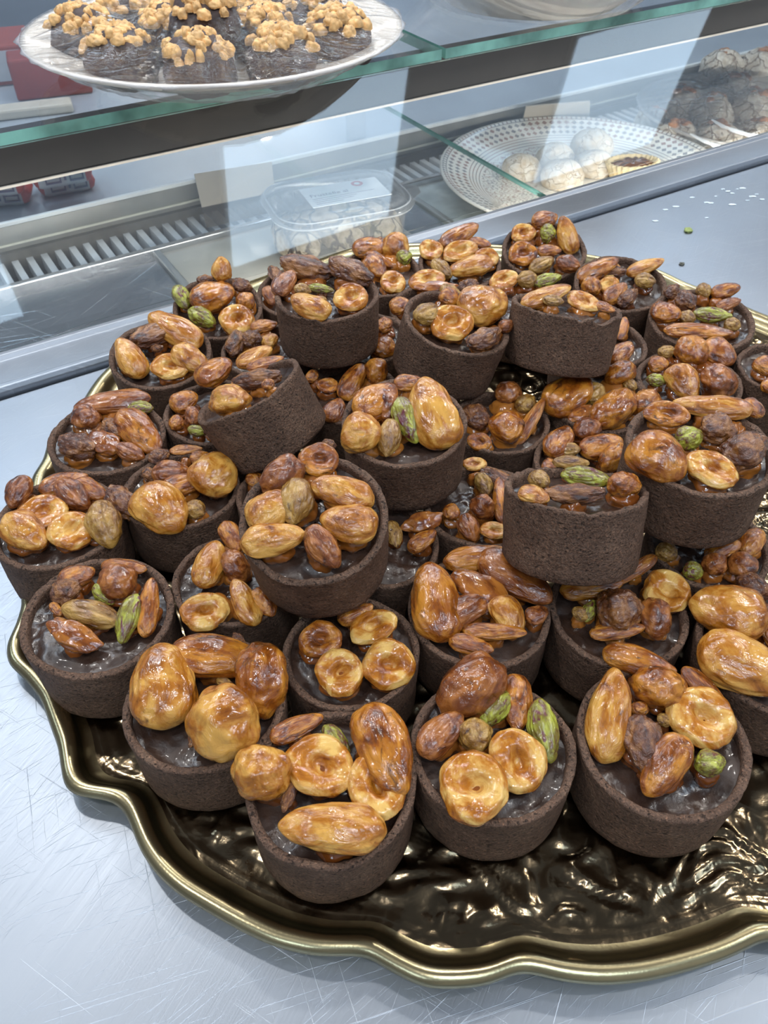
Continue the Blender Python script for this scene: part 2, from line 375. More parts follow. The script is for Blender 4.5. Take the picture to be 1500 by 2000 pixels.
# air grille: slats over a dark slot
o = MB().box(-.8, 2.2, .738, .745, ZD - .03, ZD + .005).build('grille_front_rail', STEEL2, case, MF); bevel(o, .001)
o = MB().box(-.8, 2.2, .745, .80, ZD - .03, ZD - .014).build('grille_slot', plain('dark_slot', (.03, .028, .025), .6), case, MF)
mb = MB()
SLM = plain('grille_slat', (.62, .65, .68), .4)
k = -.10
while k < 1.6:
    mb.box(k, k + .0062, .744, .792, ZD - .012, ZD + .002); k += .0135
o = mb.build('air_grille', SLM, case, MF)
o = MB().box(-.8, 2.2, .791, .797, ZD - .03, ZD + .010).build('grille_back_rail', plain('taupe_rail', (.20, .19, .17), .35, .3), case, MF)
# rail with a white bead
o = MB().box(-.8, 2.2, .797, .806, ZD - .03, -.028).build('back_rail', plain('rail_grey', (.36, .36, .34), .3, .4), case, MF)
o = MB().box(-.8, 2.2, .7955, .800, -.0275, -.0235).build('white_bead', plain('bead_white', (.85, .9, .95), .3), case, MF); bevel(o, .001)
o = MB().box(-.8, 2.2, .7955, .7975, -.0455, -.0435).build('lower_bead', plain('bead_cream', (.72, .72, .62), .3), case, MF)
o = MB().box(-.8, 2.2, .806, 1.9, ZD - .03, ZD - .01).build('marble_shelf', MARB, case, MF)
# glass top: two panes meeting at a joint
for a, b_ in ((-.8, .4955), (.4985, 2.2)):
    mb = MB(); v_, f_ = boxv(a, b_, .5345, .83, .001, .004)
    mb.add(v_, f_); mb.m = [0, 0, 1, 1, 1, 1]
    o = mb.build('glass_pane', [GLASS, GLASS_EDGE], case, MF)
o = MB().box(-.8, 2.2, .640, .662, .068, .0995).build('support_bar', BLACK, case, MF)
o = MB().box(-.8, 2.2, .6385, .6405, .0668, .0684).build('bar_edge_strip', CREAM, case, MF)
for a, b_ in ((-.8, .4425), (.4465, 2.2)):
    mb = MB(); v_, f_ = boxv(a, b_, .626, 1.25, .100, .108)
    mb.add(v_, f_); mb.m = [0, 0, 1, 1, 1, 1]
    o = mb.build('glass_shelf', [GLASS, GLASS_EDGE], case, MF)
# sloping front pane: from the ledge up to the shelf edge; it mirrors the ceiling panels
pa, pb = Vector((0, .5355, .0068)), Vector((0, .6075, .1059)); pn = Vector((0, -(pb - pa).z, (pb - pa).y)).normalized() * .003
v = []
for s_ in (-.8, 2.2):
    for q in (pa, pb, pb + pn * -1, pa + pn * -1): v.append((s_, q.y, q.z))
o = mk('sloping_pane', v, [(0, 1, 5, 4), (2, 3, 7, 6), (1, 2, 6, 5), (3, 0, 4, 7), (0, 3, 2, 1), (4, 5, 6, 7)], [GLASS, GLASS_EDGE], case, MF, False, [0, 0, 1, 1, 1, 1])
# acrylic bracket hanging under the glass
p_ = at(697, 262, -.02); s_, t_ = p_.dot(U), p_.dot(V)
o = MB().box(s_ - .012, s_ + .010, t_ - .002, t_ + .002, -.058, .0025).build('acrylic_bracket', PLASTIC, case, MF)

# ------------------------------------------------------------------ plates
def st(P): return P.dot(U), P.dot(V)
def plate(center, r, h, m, foot=.55, label='', group=None, M=None, name='plate', lip=.004):
    prof = [(.001, 0), (foot * r, 0), (foot * r + .002, .0015), (r * .80, h * .45), (r * .97, h - .004), (r, h - .0018), (r, h), (r - lip, h + .0005),
            (r * .93, h - .003), (r * .78, h * .5 + .002), (foot * r, .0045), (.001, .004)]
    v, f = revolve(prof, 128)
    o = mk(name, v, f, m, M=Matrix.Translation(center)); bevelless = o
    tag(o, label, 'plate', group); return o

def pattern_mat(R0):
    m, t, b = mat('patterned_porcelain')
    co = t.nodes.new('ShaderNodeTexCoord').outputs['Object']
    sx = t.nodes.new('ShaderNodeSeparateXYZ'); t.links.new(co, sx.inputs[0])
    x, y = sx.outputs[0], sx.outputs[1]
    rr = math_(t, 'DIVIDE', math_(t, 'SQRT', math_(t, 'ADD', math_(t, 'MULTIPLY', x, x), math_(t, 'MULTIPLY', y, y))), R0)
    th = math_(t, 'ARCTAN2', y, x)
    def band(lo, hi):
        return math_(t, 'MULTIPLY', math_(t, 'GREATER_THAN', rr, lo), math_(t, 'LESS_THAN', rr, hi))
    # diamonds: |frac(a)-.5|+|frac(b)-.5| < .36
    def dia(nth, r0, rs, lim):
        a = math_(t, 'ABSOLUTE', math_(t, 'SUBTRACT', math_(t, 'FRACT', math_(t, 'MULTIPLY', th, nth / (2 * math.pi))), .5))
        c = math_(t, 'ABSOLUTE', math_(t, 'SUBTRACT', math_(t, 'FRACT', math_(t, 'DIVIDE', math_(t, 'SUBTRACT', rr, r0), rs)), .5))
        return math_(t, 'LESS_THAN', math_(t, 'ADD', a, c), lim)
    d1 = math_(t, 'MULTIPLY', dia(100, .80, .05, .40), band(.80, .95))
    lines = math_(t, 'MULTIPLY', math_(t, 'LESS_THAN', math_(t, 'FRACT', math_(t, 'MULTIPLY', rr, 42)), .24), math_(t, 'MULTIPLY', band(.70, .98), math_(t, 'SUBTRACT', 1, band(.80, .95))))
    spokes = math_(t, 'MULTIPLY', math_(t, 'LESS_THAN', math_(t, 'FRACT', math_(t, 'MULTIPLY', th, 160 / (2 * math.pi))), .3), band(.955, .985))
    nn = ntex(t, co, 190, 2, .5, 1.5)
    scr = math_(t, 'MULTIPLY', math_(t, 'GREATER_THAN', nn.outputs['Fac'], .56), math_(t, 'MULTIPLY', band(.30, .70), .55))
    waves = math_(t, 'MULTIPLY', math_(t, 'LESS_THAN', math_(t, 'FRACT', math_(t, 'ADD', math_(t, 'MULTIPLY', rr, 30), math_(t, 'MULTIPLY', math_(t, 'SINE', math_(t, 'MULTIPLY', th, 36)), .5))), .25), math_(t, 'MULTIPLY', band(.34, .70), .5))
    tot = math_(t, 'MINIMUM', math_(t, 'ADD', math_(t, 'ADD', d1, lines), math_(t, 'ADD', scr, math_(t, 'ADD', spokes, waves))), 1)
    cn = ntex(t, co, 45, 1); rc = ramp(t, [(.46, (.10, .11, .15)), (.54, (.24, .08, .06))]); t.links.new(cn.outputs['Fac'], rc.inputs['Fac'])
    mx = t.nodes.new('ShaderNodeMix'); mx.data_type = 'RGBA'; t.links.new(math_(t, 'MULTIPLY', tot, .8), mx.inputs[0])
    mx.inputs[6].default_value = (.80, .77, .70, 1); t.links.new(rc.outputs[0], mx.inputs[7]); t.links.new(mx.outputs[2], b.inputs['Base Color'])
    b.inputs['Roughness'].default_value = .2; b.inputs['Coat Weight'].default_value = .4
    return m
# patterned plate on the deck
PZ = ZD + .0005
L_, R_ = at(868, 350, PZ + .026), at(1400, 305, PZ + .026)
pc = (L_ + R_) / 2; pc.z = PZ; pr = (L_ - R_).length / 2
def lump(r, h, seed, amp=.08, fine=.03, sub=3, fs=6, power=1.0):
    """dome lump with flat base; returns verts, faces"""
    rings, seg = 14 * (2 if sub > 3 else 1), 40 * (2 if sub > 3 else 1)
    v = []; f = []
    for i in range(rings + 1):
        a = (math.pi * .62) * i / rings
        for k in range(seg):
            b_ = 2 * math.pi * k / seg
            q = Vector((math.sin(a) * math.cos(b_), math.sin(a) * math.sin(b_), math.cos(a)))
            d = 1 + amp * N3(q, 1.7, seed) + fine * N3(q, fs, seed + 3)
            q = q * d
            v.append((q.x * r, q.y * r, (q.z + .37) / 1.37 * h))
    for i in range(rings):
        for k in range(seg):
            k2 = (k + 1) % seg; f.append((i * seg + k, (i + 1) * seg + k, (i + 1) * seg + k2, i * seg + k2))
    f.append(tuple(rings * seg + k for k in range(seg)))
    return v, f
def cookie_mat(name, c0, c1, crack, cs=70, lo=.03, hi=.09):
    m, t, b = mat(name)
    co = t.nodes.new('ShaderNodeTexCoord').outputs['Object']
    wn = ntex(t, co, 60, 3); wv = t.nodes.new('ShaderNodeVectorMath'); wv.operation = 'MULTIPLY_ADD'
    t.links.new(wn.outputs['Color'], wv.inputs[0]); wv.inputs[1].default_value = (.03, .03, .03); t.links.new(co, wv.inputs[2])
    vo = t.nodes.new('ShaderNodeTexVoronoi'); vo.feature = 'DISTANCE_TO_EDGE'; vo.inputs['Scale'].default_value = cs; t.links.new(wv.outputs[0], vo.inputs['Vector'])
    r = ramp(t, [(lo, (0, 0, 0)), (hi, (1, 1, 1))]); t.links.new(vo.outputs['Distance'], r.inputs['Fac'])
    n = ntex(t, co, 130, 5, .6); rc = ramp(t, [(.35, c0), (.65, c1)]); t.links.new(n.outputs['Fac'], rc.inputs['Fac'])
    mx = t.nodes.new('ShaderNodeMix'); mx.data_type = 'RGBA'; t.links.new(r.outputs[0], mx.inputs[0]); mx.inputs[6].default_value = (*crack, 1); t.links.new(rc.outputs[0], mx.inputs[7])
    t.links.new(mx.outputs[2], b.inputs['Base Color']); b.inputs['Roughness'].default_value = .7
    u = bump(t, b, r.outputs[0], .7, .002); bump(t, b, n.outputs['Fac'], .5, .002, u)
    return m
PATM = pattern_mat(pr)
plate(pc, pr, .026, PATM, .62, 'round plate with brown and black diamond border holding pale cookies', name='patterned_plate')
AMA = cookie_mat('amaretto_crust', (.66, .52, .36), (.86, .80, .70), (.62, .49, .35), 70, .005, .03)
lab = ['golden tan round cookie at the left of the patterned plate', 'pale cookie on the patterned plate behind the front cookie',
       'cracked pale cookie at the front of the patterned plate', 'sugared cookie beside the nut boat tartlet on the patterned plate',
       'ridged pale cookie furthest back on the patterned plate']
for i, (x, y, w_) in enumerate([(1018, 336, 76), (1084, 312, 72), (1097, 352, 84), (1158, 330, 78), (1155, 292, 82)]):
    P = at(x, y, PZ + .008); P.z = PZ + .0045; r = w_ / 2 * depth(P) / FPX
    v, f = lump(r, r * 1.05, 20 + i, .08, .035)
    o = mk('cookie', v, f, AMA, M=Matrix.Translation(P)); tag(o, lab[i], 'cookie', 'cookies on the patterned plate')
# boat tartlet with fluted crust
P = at(1230, 340, PZ + .008); P.z = PZ + .0045
BT = empty('boat_tartlet', Matrix.Translation(P) @ Matrix.Rotation(ROT - .35, 4, 'Z'), 'fluted pale crust tartlet with dark nut filling on patterned plate', 'tartlet')
def flut(q, a): k = 1 + .05 * math.cos(a * 26); return Vector((q.x * k, q.y * k * .62, q.z))
v, f = revolve([(.001, 0), (.021, 0), (.030, .018), (.0275, .0185), (.0245, .014)], 156, flut)
o = mk('crust', v, f, plain('pale_pastry', (.80, .64, .38), .6, bmp=.2), BT, PM[BT.name])
v, f = revolve([(.0005, .0175), (.010, .0178), (.018, .0170), (.0255, .0150)], 60, lambda q, a: Vector((q.x, q.y * .62, q.z + .0025 * N3(q, 160))))
o = mk('nut_filling', v, f, NM['N'], BT, PM[BT.name])

# ---- film dome / wrapped plates
def film_dome(center, r, base, top, seed, label, bumps=()):
    v = []; f = []; rings, seg = 46, 240
    for i in range(rings + 1):
        q = i / rings
        for k in range(seg):
            a = 2 * math.pi * k / seg
            x, y = r * q * math.cos(a), r * q * math.sin(a)
            z = base + (top - base) * (1 - q ** 3)
            for (bx, by, br, bh) in bumps:
                d = ((x - bx) ** 2 + (y - by) ** 2) / (br * br); z = max(z, base + bh * math.exp(-d * .8) * (1 - q ** 6))
            z += .0055 * q * (1 - q ** 8) * (N3((math.cos(a) * 16, math.sin(a) * 16, q * 1.2), 1, seed)) + .0012 * N3((x, y, 0), 60, seed)
            v.append((x, y, z))
    for i in range(rings):
        for k in range(seg):
            k2 = (k + 1) % seg; f.append((i * seg + k, (i + 1) * seg + k, (i + 1) * seg + k2, i * seg + k2))
    # skirt wrapped down over the rim
    n0 = len(v); prev = rings * seg
    for j in range(1, 13):
        q = j / 12; h = base * (1 - q) + .0015
        for k in range(seg):
            a = 2 * math.pi * k / seg
            rr = r + .0035 - (r * .30) * q ** 1.1 + .005 * abs(N3((math.cos(a) * 9, math.sin(a) * 9, q * 3), 1, seed + 5)) + .0015 * N3((math.cos(a) * 40, math.sin(a) * 40, q * 3), 1, seed + 9)
            v.append((rr * math.cos(a), rr * math.sin(a), h))
        for k in range(seg):
            k2 = (k + 1) % seg; f.append((prev + k, prev + seg + k if j > 1 else n0 + k, prev + seg + k2 if j > 1 else n0 + k2, prev + k2))
        prev = n0 + (j - 1) * seg
    fm = [0] * (rings * seg) + [1] * (12 * seg)
    o = mk('cling_film', v, f, [FILM, FILMW], M=Matrix.Translation(center), fm=fm); return tag(o, label, 'cling film')
FILMW = glass_mat('crumpled_film', (.96, .95, .97), .2, .22, 1.6)
CC = cookie_mat('cracked_cookie', (.52, .44, .34), (.82, .76, .66), (.26, .18, .12), 46, .01, .06)
ORN = plain('baked_almond_orange', (.46, .18, .05), .35, 0, .3, sc_=90, var=.5)
z4 = ZD + .0005
L4 = at(1222, 212, z4 + .03); P4 = at(1440, 217, z4 + .03); r4 = (L4 - P4).length; P4.z = z4
_d = P4 - pc; _d.z = 0; _g = r4 + pr + .001 - _d.length
if 0 < _g < .03: P4 = P4 + _d.normalized() * _g
plate(P4, r4, .03, WHITE, .6, 'white plate of big cracked cookies under cling film', name='white_plate')
cl4 = [(1330, 200, 96, 0), (1386, 212, 92, 0), (1432, 172, 90, 0), (1470, 205, 96, 0), (1276, 225, 74, 0), (1318, 258, 88, 0), (1400, 262, 92, 0), (1484, 258, 90, 0), (1482, 150, 84, 1), (1402, 152, 84, 1)]
lb4 = ['tallest cracked cookie left of middle on the film covered plate', 'cracked cookie with an orange nut facing forward under film', 'dark topped cracked cookie in the back row of film covered plate',
       'cracked cookie with burnt orange crown at the right frame edge', 'palest small cookie at the left edge of the film covered plate', 'low flat cracked cookie nearest the patterned plate under film',
       'front cracked cookie below the white glare fold of the film', 'front right cracked cookie behind the steel ledge', 'back right cracked cookie with glossy film highlight', 'topmost brown cookie before the price card']
b4 = []
for i, (x, y, w_, up) in enumerate(cl4):
    P = at(x, y + 6, z4 + .018); P.z = z4 + .0045 + up * .018; r = w_ / 2 * depth(P) / FPX
    T = empty('cracked_cookie', Matrix.Translation(P), lb4[i], 'cookie', 'cracked cookies under film')
    v, f = lump(r, r * 1.15, 40 + i, .13, .05, 4)
    mk('cookie_body', v, f, CC, T, PM[T.name])
    mb = MB(); rnd = random.Random(i)
    for q in range(5):
        a = rnd.uniform(0, 6.28); d = rnd.uniform(0, .45) * r
        v, f = lump(r * rnd.uniform(.16, .28), r * .22, 60 + q, .2, .05, 3)
        mb.add(v, f, 0, Matrix.Translation((d * math.cos(a), d * math.sin(a), r * 1.02 - d * .25)))
    mb.build('nut_topping', ORN, T, PM[T.name], True)
    b4.append((P.x - P4.x, P.y - P4.y, r * 1.1, r * 1.15 + P.z - z4 - .03 + .006))
fd4 = film_dome(P4, r4, .031, .036, 3, 'cling film stretched over the plate of cracked cookies', b4)
GLARE_FOLD = glass_mat('film_glare_fold', (.98, .97, .95), .2, .72)  # hazy white folds, painted in for the glare streaks on the wrap
for pts in (((1392, 234), (1420, 250), (1460, 262), (1510, 268)), ((1350, 262), (1385, 280), (1420, 290), (1460, 294))):
    v = []; f = []
    P_ = [at(x, y, z4 + .052) for x, y in pts]; n_ = 24
    for i in range(n_ + 1):
        q = i / n_ * 3; k = min(2, int(q)); c_ = P_[k].lerp(P_[k + 1], q - k); wd = .0055 * math.sin(math.pi * (.08 + .92 * i / n_)) + .0012
        for j, (dx, dz) in enumerate(((-1, -.3), (-.4, .2), (.3, .25), (1, -.3))): v.append(c_ + V * (dx * wd) + Vector((0, 0, dz * wd)))
    for i in range(n_):
        for j in range(3): f.append((i * 4 + j, i * 4 + j + 1, (i + 1) * 4 + j + 1, (i + 1) * 4 + j))
    mk('film_glare_fold', v, f, GLARE_FOLD, fd4)

# walnut cookies on the upper shelf
SZ = .1083
La, Ra = at(38, 80, SZ + .025), at(768, 20, SZ + .025)
P1 = (La + Ra) / 2; r1 = (La - Ra).length / 2; P1.z = SZ
plate(P1, r1, .025, WHITE, .55, 'large white plate of walnut topped chocolate cookies under film', name='serving_plate')
DCK = plain('dark_cookie', (.06, .035, .03), .6, sc_=80, var=.4, bmp=.6, bs=150)
WAL = plain('chopped_walnut', (.70, .42, .17), .55, 0, .1, sc_=160, var=.35, bmp=.4, bs=200)
rnd = random.Random(5); b1 = []
spots = [(.0, -.62), (.42, -.5), (-.42, -.52), (.70, -.15), (-.72, -.12), (.28, -.1), (-.24, -.08), (.55, .3), (-.58, .34), (0, .35), (.22, .7), (-.25, .72), (.0, -.3)]
lb1 = ['walnut chocolate cookie at the front middle of the film wrapped plate', 'walnut cookie right of front middle under the film', 'walnut cookie at front left where film is creased',
       'rightmost walnut cookie on the wrapped plate', 'leftmost walnut cookie beside the plate rim', 'walnut cookie in the middle row right under film', 'walnut cookie in the middle row left under film',
       'right back walnut cookie under film', 'left back walnut cookie stacked near the film fold', 'centre back walnut cookie under film', 'far back right walnut cookie under film', 'far back left walnut cookie under film', 'walnut cookie stacked highest at the plate centre']
for i, (a, b_) in enumerate(spots):
    r = .205 * r1; up = .018 if i == 12 else 0
    P = P1 + Vector((a * .95 * r1, b_ * .95 * r1, .006 + up))
    T = empty('walnut_cookie', Matrix.Translation(P), lb1[i], 'cookie', 'walnut cookies on the wrapped plate')
    v, f = lump(r * .84, .036, 80 + i, .16, .07); mk('cookie_body', v, f, DCK, T, PM[T.name])
    mb = MB()
    for q in range(46):
        an = rnd.uniform(0, 6.28); d = r * (rnd.random() ** .6) * .78
        v, f = lump(rnd.uniform(.0028, .006), rnd.uniform(.005, .008), 100 + q, .25, .1, 3)
        v = v[:]; mb.add([v_ for v_ in v], f, 0, Matrix.Translation((d * math.cos(an), d * math.sin(an), .030 * math.sqrt(max(0, 1 - (d / r) ** 2)) + .002)))
    o = mb.build('walnut_topping', WAL, T, PM[T.name], True); o['kind'] = 'stuff'
    b1.append((P.x - P1.x, P.y - P1.y, r * .9, .016 + up))
film_dome(P1, r1, .026, .031, 8, 'creased cling film over the walnut cookies on the glass shelf', b1)
# second wrapped bowl
P2 = at(1050, 22, SZ); r2 = 205 * depth(P2) / FPX; P2 = P2 + Vector((0, r2 * .55, 0)); P2.z = SZ
plate(P2, r2 * 1.42, .04, WHITE, .62, 'white film wrapped dish at the top edge on the right glass shelf', name='wrapped_dish')
film_dome(P2, r2 * 1.42, .041, .048, 12, 'crumpled cling film around the dish at the top edge')

# ---- clear container with label
def rrect(w_, d, r, n=8):
    pts = []
    for cx, cy, a0 in ((w_ / 2 - r, d / 2 - r, 0), (-w_ / 2 + r, d / 2 - r, 90), (-w_ / 2 + r, -d / 2 + r, 180), (w_ / 2 - r, -d / 2 + r, 270)):
        for k in range(n + 1):
            a = R(a0 + 90 * k / n); pts.append((cx + r * math.cos(a), cy + r * math.sin(a)))
    return pts
def loft(levels, cap0=False, cap1=False):
    v = []; f = []
    for (w_, d, r, z) in levels: v += [(x, y, z) for x, y in rrect(w_, d, r)]
    n = 36
    for i in range(len(levels) - 1):
        for k in range(n): f.append((i * n + k, i * n + (k + 1) % n, (i + 1) * n + (k + 1) % n, (i + 1) * n + k))
    if cap0: f.append(tuple(range(n - 1, -1, -1)))
    if cap1: f.append(tuple((len(levels) - 1) * n + k for k in range(n)))
    return v, f
Pc = at(658, 384, -.012); Pc.z = ZD + .0045
yaw = ROT - .18
cw = 285 * depth(at(658, 384, -.012)) / FPX; cd = cw * .74
CT = empty('plastic_container', Matrix.Translation(Pc) @ Matrix.Rotation(yaw, 4, 'Z'), 'clear plastic tub with white label and biscuits inside the case', 'container')
MC = PM[CT.name]
v, f = loft([(cw * .80, cd * .80, .02, 0), (cw * .84, cd * .84, .024, .004), (cw * .90, cd * .90, .028, .038), (cw * .905, cd * .905, .028, .0385)], True)
mk('tub', v, f, PLASTIC, CT, MC)
RIMP = glass_mat('frosted_plastic_rim', (.95, .97, .99), .08, .42)
v, f = loft([(cw * .905, cd * .905, .028, .0385), (cw * .99, cd * .99, .032, .0388), (cw, cd, .032, .0405)])
mk('tub_rim', v, f, RIMP, CT, MC)
v, f = loft([(cw * 1.01, cd * 1.01, .032, .041), (cw * .95, cd * .95, .03, .0445), (cw * .90, cd * .90, .028, .0435), (cw * .86, cd * .86, .026, .047), (cw * .80, cd * .8, .024, .048)], False, True)
mk('lid', v, f, PLASTIC, CT, MC)
v, f = loft([(cw * .955, cd * .955, .03, .0443), (cw * .948, cd * .948, .03, .0452), (cw * .93, cd * .93, .029, .0448)])
mk('lid_bead', v, f, RIMP, CT, MC)
v = [(cw * .44, -cd * .3, .0412), (cw * .58, -cd * .14, .0412), (cw * .60, -cd * .02, .0412), (cw * .49, cd * .12, .0412)]
o = mk('lid_tab', v, [(0, 1, 2, 3)], PLASTIC, CT, MC, False); m_ = o.modifiers.new('s', 'SOLIDIFY'); m_.thickness = .0008
lw, ld = cw * .56, cd * .42
LT = MC @ Matrix.Translation((.006, -.006, .0492)) @ Matrix.Rotation(.02, 4, 'Z')
v = [(-lw / 2, -ld / 2, 0), (lw / 2, -ld / 2, 0), (lw / 2, ld / 2, 0), (-lw / 2, ld / 2, 0), (-lw / 2, -ld / 2, .0003), (lw / 2, -ld / 2, .0003), (lw / 2, ld / 2, .0003), (-lw / 2, ld / 2, .0003)]
lb = mk('label', v, [(0, 3, 2, 1), (4, 5, 6, 7), (0, 1, 5, 4), (1, 2, 6, 5), (2, 3, 7, 6), (3, 0, 4, 7)], plain('label_paper', (.86, .86, .85), .5, var=.02), CT, LT, False)
INK = plain('grey_ink', (.22, .22, .28), .6); RED = plain('red_print', (.62, .05, .08), .5)
PM[lb.name] = PM[CT.name]
def ring(r0, r1_, n=32):
    v = []; f = []
    for k in range(n):
        a = 2 * math.pi * k / n; v += [(r0 * math.cos(a), r0 * math.sin(a), 0), (r1_ * math.cos(a), r1_ * math.sin(a), 0)]
    for k in range(n): f.append((2 * k, 2 * k + 1, 2 * ((k + 1) % n) + 1, 2 * ((k + 1) % n)))
    return v, f
v, f = ring(.0028, .0056); mk('red_ring_logo', v, f, RED, lb, LT @ Matrix.Translation((lw * .22, ld * .30, .0005)), False)
mb = MB()
for j, ln in enumerate((.8, .55, .5, .35)):
    mb.box(-lw * .44, -lw * .44 + lw * ln, -ld * (.12 + .085 * j) - .0003, -ld * (.12 + .085 * j) + .0003, .0004, .0005)
mb.build('fine_print', INK, lb, LT)
cu = bpy.data.curves.new('label_text', 'FONT'); cu.body = 'Frustelle al'; cu.size = .0085
to = bpy.data.objects.new('label_text', cu); C.objects.link(to); to.location = LT @ Vector((-lw * .44, -ld * .02, .0005)); to.rotation_euler = (0, 0, yaw + .02)
dg = bpy.context.evaluated_depsgraph_get(); me = bpy.data.meshes.new_from_object(to.evaluated_get(dg)); bpy.data.objects.remove(to)
me.materials.clear(); me.materials.append(INK)
inst('label_text', me, LT @ Matrix.Translation((-lw * .44, -ld * .02, .0005)), lb)
BIS = cookie_mat('sugared_biscuit', (.30, .22, .13), (.58, .50, .38), (.05, .03, .02), 45, .03, .12)
lbb = ['sugared biscuit at the left inside the clear tub', 'sugared biscuit in the middle of the clear tub', 'sugared biscuit at the right inside the clear tub', 'flat biscuit lying on top inside the clear tub']
for i, (x, y, z, rx, rz) in enumerate([(-.042, 0, .003, .021, 0), (0, .002, .003, .021, .1), (.041, -.001, .003, .021, -.1), (.0, 0, .023, .044, 0)]):
    v, f = lump(1, 1, 140 + i, .10, .05)
    ry = .042 if i < 3 else .03
    v = [(a * rx, b_ * ry, c * (.026 if i < 3 else .017)) for a, b_, c in v]
    o = mk('biscuit', v, f, BIS, M=MC @ Matrix.Translation((x, y, z)) @ Matrix.Rotation(rz, 4, 'Z')); tag(o, lbb[i], 'biscuit', 'biscuits in the clear tub')

# ---- snack packets on the shelf beyond
PKW = plain('packet_white', (.55, .56, .55), .35, .2); PKR = plain('packet_red', (.50, .07, .05), .35, .2); PKB = plain('packet_print', (.12, .13, .20), .4)
SHZ = ZD - .01
def packet(xa, ya, xb, yb, z, label, red=.16):
    A, B = at(xa, ya, z), at(xb, yb, z); d = B - A; L = d.length; yw = math.atan2(d.y, d.x)
    Mx = Matrix.Translation(A) @ Matrix.Rotation(yw, 4, 'Z'); T = empty('snack_packet', Matrix.Translation((A + B) / 2) @ Matrix.Rotation(yw, 4, 'Z'), label, 'packet', 'snack packets on the far shelf')
    v = []; f = []; fm = []; nx, na = 24, 20; Dp, Hp = .036, .021
    for i in range(nx + 1):
        q = i / nx; e = (1 - abs(2 * q - 1) ** 8) ** .5 * .93 + .07 if 0 < q < 1 else .07
        for k in range(na):
            a = 2 * math.pi * k / na; ca, sa = math.cos(a), math.sin(a)
            sgn = lambda t_: math.copysign(abs(t_) ** .55, t_)
            v.append((q * L, Dp / 2 + sgn(ca) * Dp / 2 * (.75 + .25 * e), Hp / 2 + sgn(sa) * Hp / 2 * e + .0006 * N3((q * 9, ca * 2, sa * 2))))
    for i in range(nx):
        for k in range(na):
            f.append((i * na + k, i * na + (k + 1) % na, (i + 1) * na + (k + 1) % na, (i + 1) * na + k)); a = 2 * math.pi * (k + .5) / na
            fm.append(1 if (i > nx * (1 - red) or i < 2 or (math.sin(a) < -.8)) else 0)
    f += [tuple(range(na - 1, -1, -1)), tuple(nx * na + k for k in range(na))]; fm += [1, 1]
    mk('wrapper', v, f, [PKW, PKR], T, Mx, fm=fm)
    mb = MB()
    for x0, x1 in ((.20, .46), (.60, .84)):
        for (za, zb, xa_, xb_) in ((.0065, .0082, x0, x1), (.0125, .0142, x0, x1), (.0065, .0142, x0, x0 + .025), (.0065, .0142, x1 - .025, x1)):
            mb.box(L * xa_, L * xb_, -.0012, .0, za, zb)
    mb.box(L * .51, L * .55, -.0012, .0, .0085, .0125)
    mb.build('printed_mark', PKB, T, Mx)
packet(82, 392, 192, 372, SHZ + .0003, 'lower snack packet of the right stack on the far shelf')
packet(70, 378, 186, 357, SHZ + .0215, 'upper snack packet of the right stack with a red end')
packet(-62, 413, 64, 403, SHZ + .0003, 'lower snack packet of the left stack at the frame edge')
packet(-70, 395, 52, 384, SHZ + .0215, 'upper snack packet of the left stack at the frame edge')

# ---- price cards
CARD = plain('beige_card', (.60, .55, .47), .45, var=.05)
for (q, lbx) in ((((403, 446), (541, 412), (530, 317), (379, 341)), 'blank back of a beige price card left of the clear tub'),
                 (((1013, 262), (1150, 247), (1152, 196), (1027, 206)), 'blank beige price card behind the patterned plate'),
                 (((1376, 135), (1493, 128), (1489, 103), (1388, 114)), 'small grey price card behind the cracked cookies')):
    zb, zt = ZD + .003, -.018
    if q[0][0] > 1300: zb, zt = -.045, -.012
    a, b_ = at(*q[0], zb), at(*q[1], zb); c, d = at(*q[2], zt), at(*q[3], zt)
    T = empty('price_card', Matrix.Translation((a + b_) / 2), lbx, 'price card', None)
    nrm = (b_ - a).cross(d - a).normalized() * .0015
    def slab(pts): 
        v = [tuple(p_) for p_ in pts] + [tuple(p_ + nrm) for p_ in pts]
        return v, [(3, 2, 1, 0), (4, 5, 6, 7), (0, 1, 5, 4), (1, 2, 6, 5), (2, 3, 7, 6), (3, 0, 4, 7)]
    m1, m2 = a.lerp(d, .38), b_.lerp(c, .38)
    v, f = slab([m1, m2, c, d]); mk('card', v, f, CARD, T, smooth=False)
    v, f = slab([a, b_, m2, m1]); mk('acrylic_stand', v, f, glass_mat('smoky_acrylic', (.72, .66, .58), .08, .08), T, smooth=False)

# ---- storage boxes seen through the left shelf
for i, (x, y, w_, d, h, col, lbx) in enumerate([(-10, 170, .12, .10, .09, (.34, .06, .04), 'red carton with a pale face beyond the left glass shelf'), (110, 190, .10, .05, .05, (.30, .05, .04), 'small red carton beyond the wrapped plate'),
                                         (60, 60, .34, .12, .16, (.16, .19, .23), 'dark grey crate furthest back at the top left'), (45, 232, .13, .03, .012, (.62, .58, .50), 'cream strip box lying under the left glass shelf')]):
    z = SHZ + .0005; P = at(x, y, z); P.z = z
    T = empty('storage_box', Matrix.Translation(P) @ Matrix.Rotation(ROT - .2, 4, 'Z'), lbx, 'box')
    o = MB().box(-w_ / 2, w_ / 2, 0, d, 0, min(h, .05)).build('carton', plain('carton_%d' % i if False else 'carton_paint', col, .5, sc_=12, var=.2), T, PM[T.name]); bevel(o, .003)
    if i == 0: MB().box(-.05, .045, -.001, .0, .006, .044).build('pale_face', plain('carton_face', (.50, .56, .62), .4), T, PM[T.name])

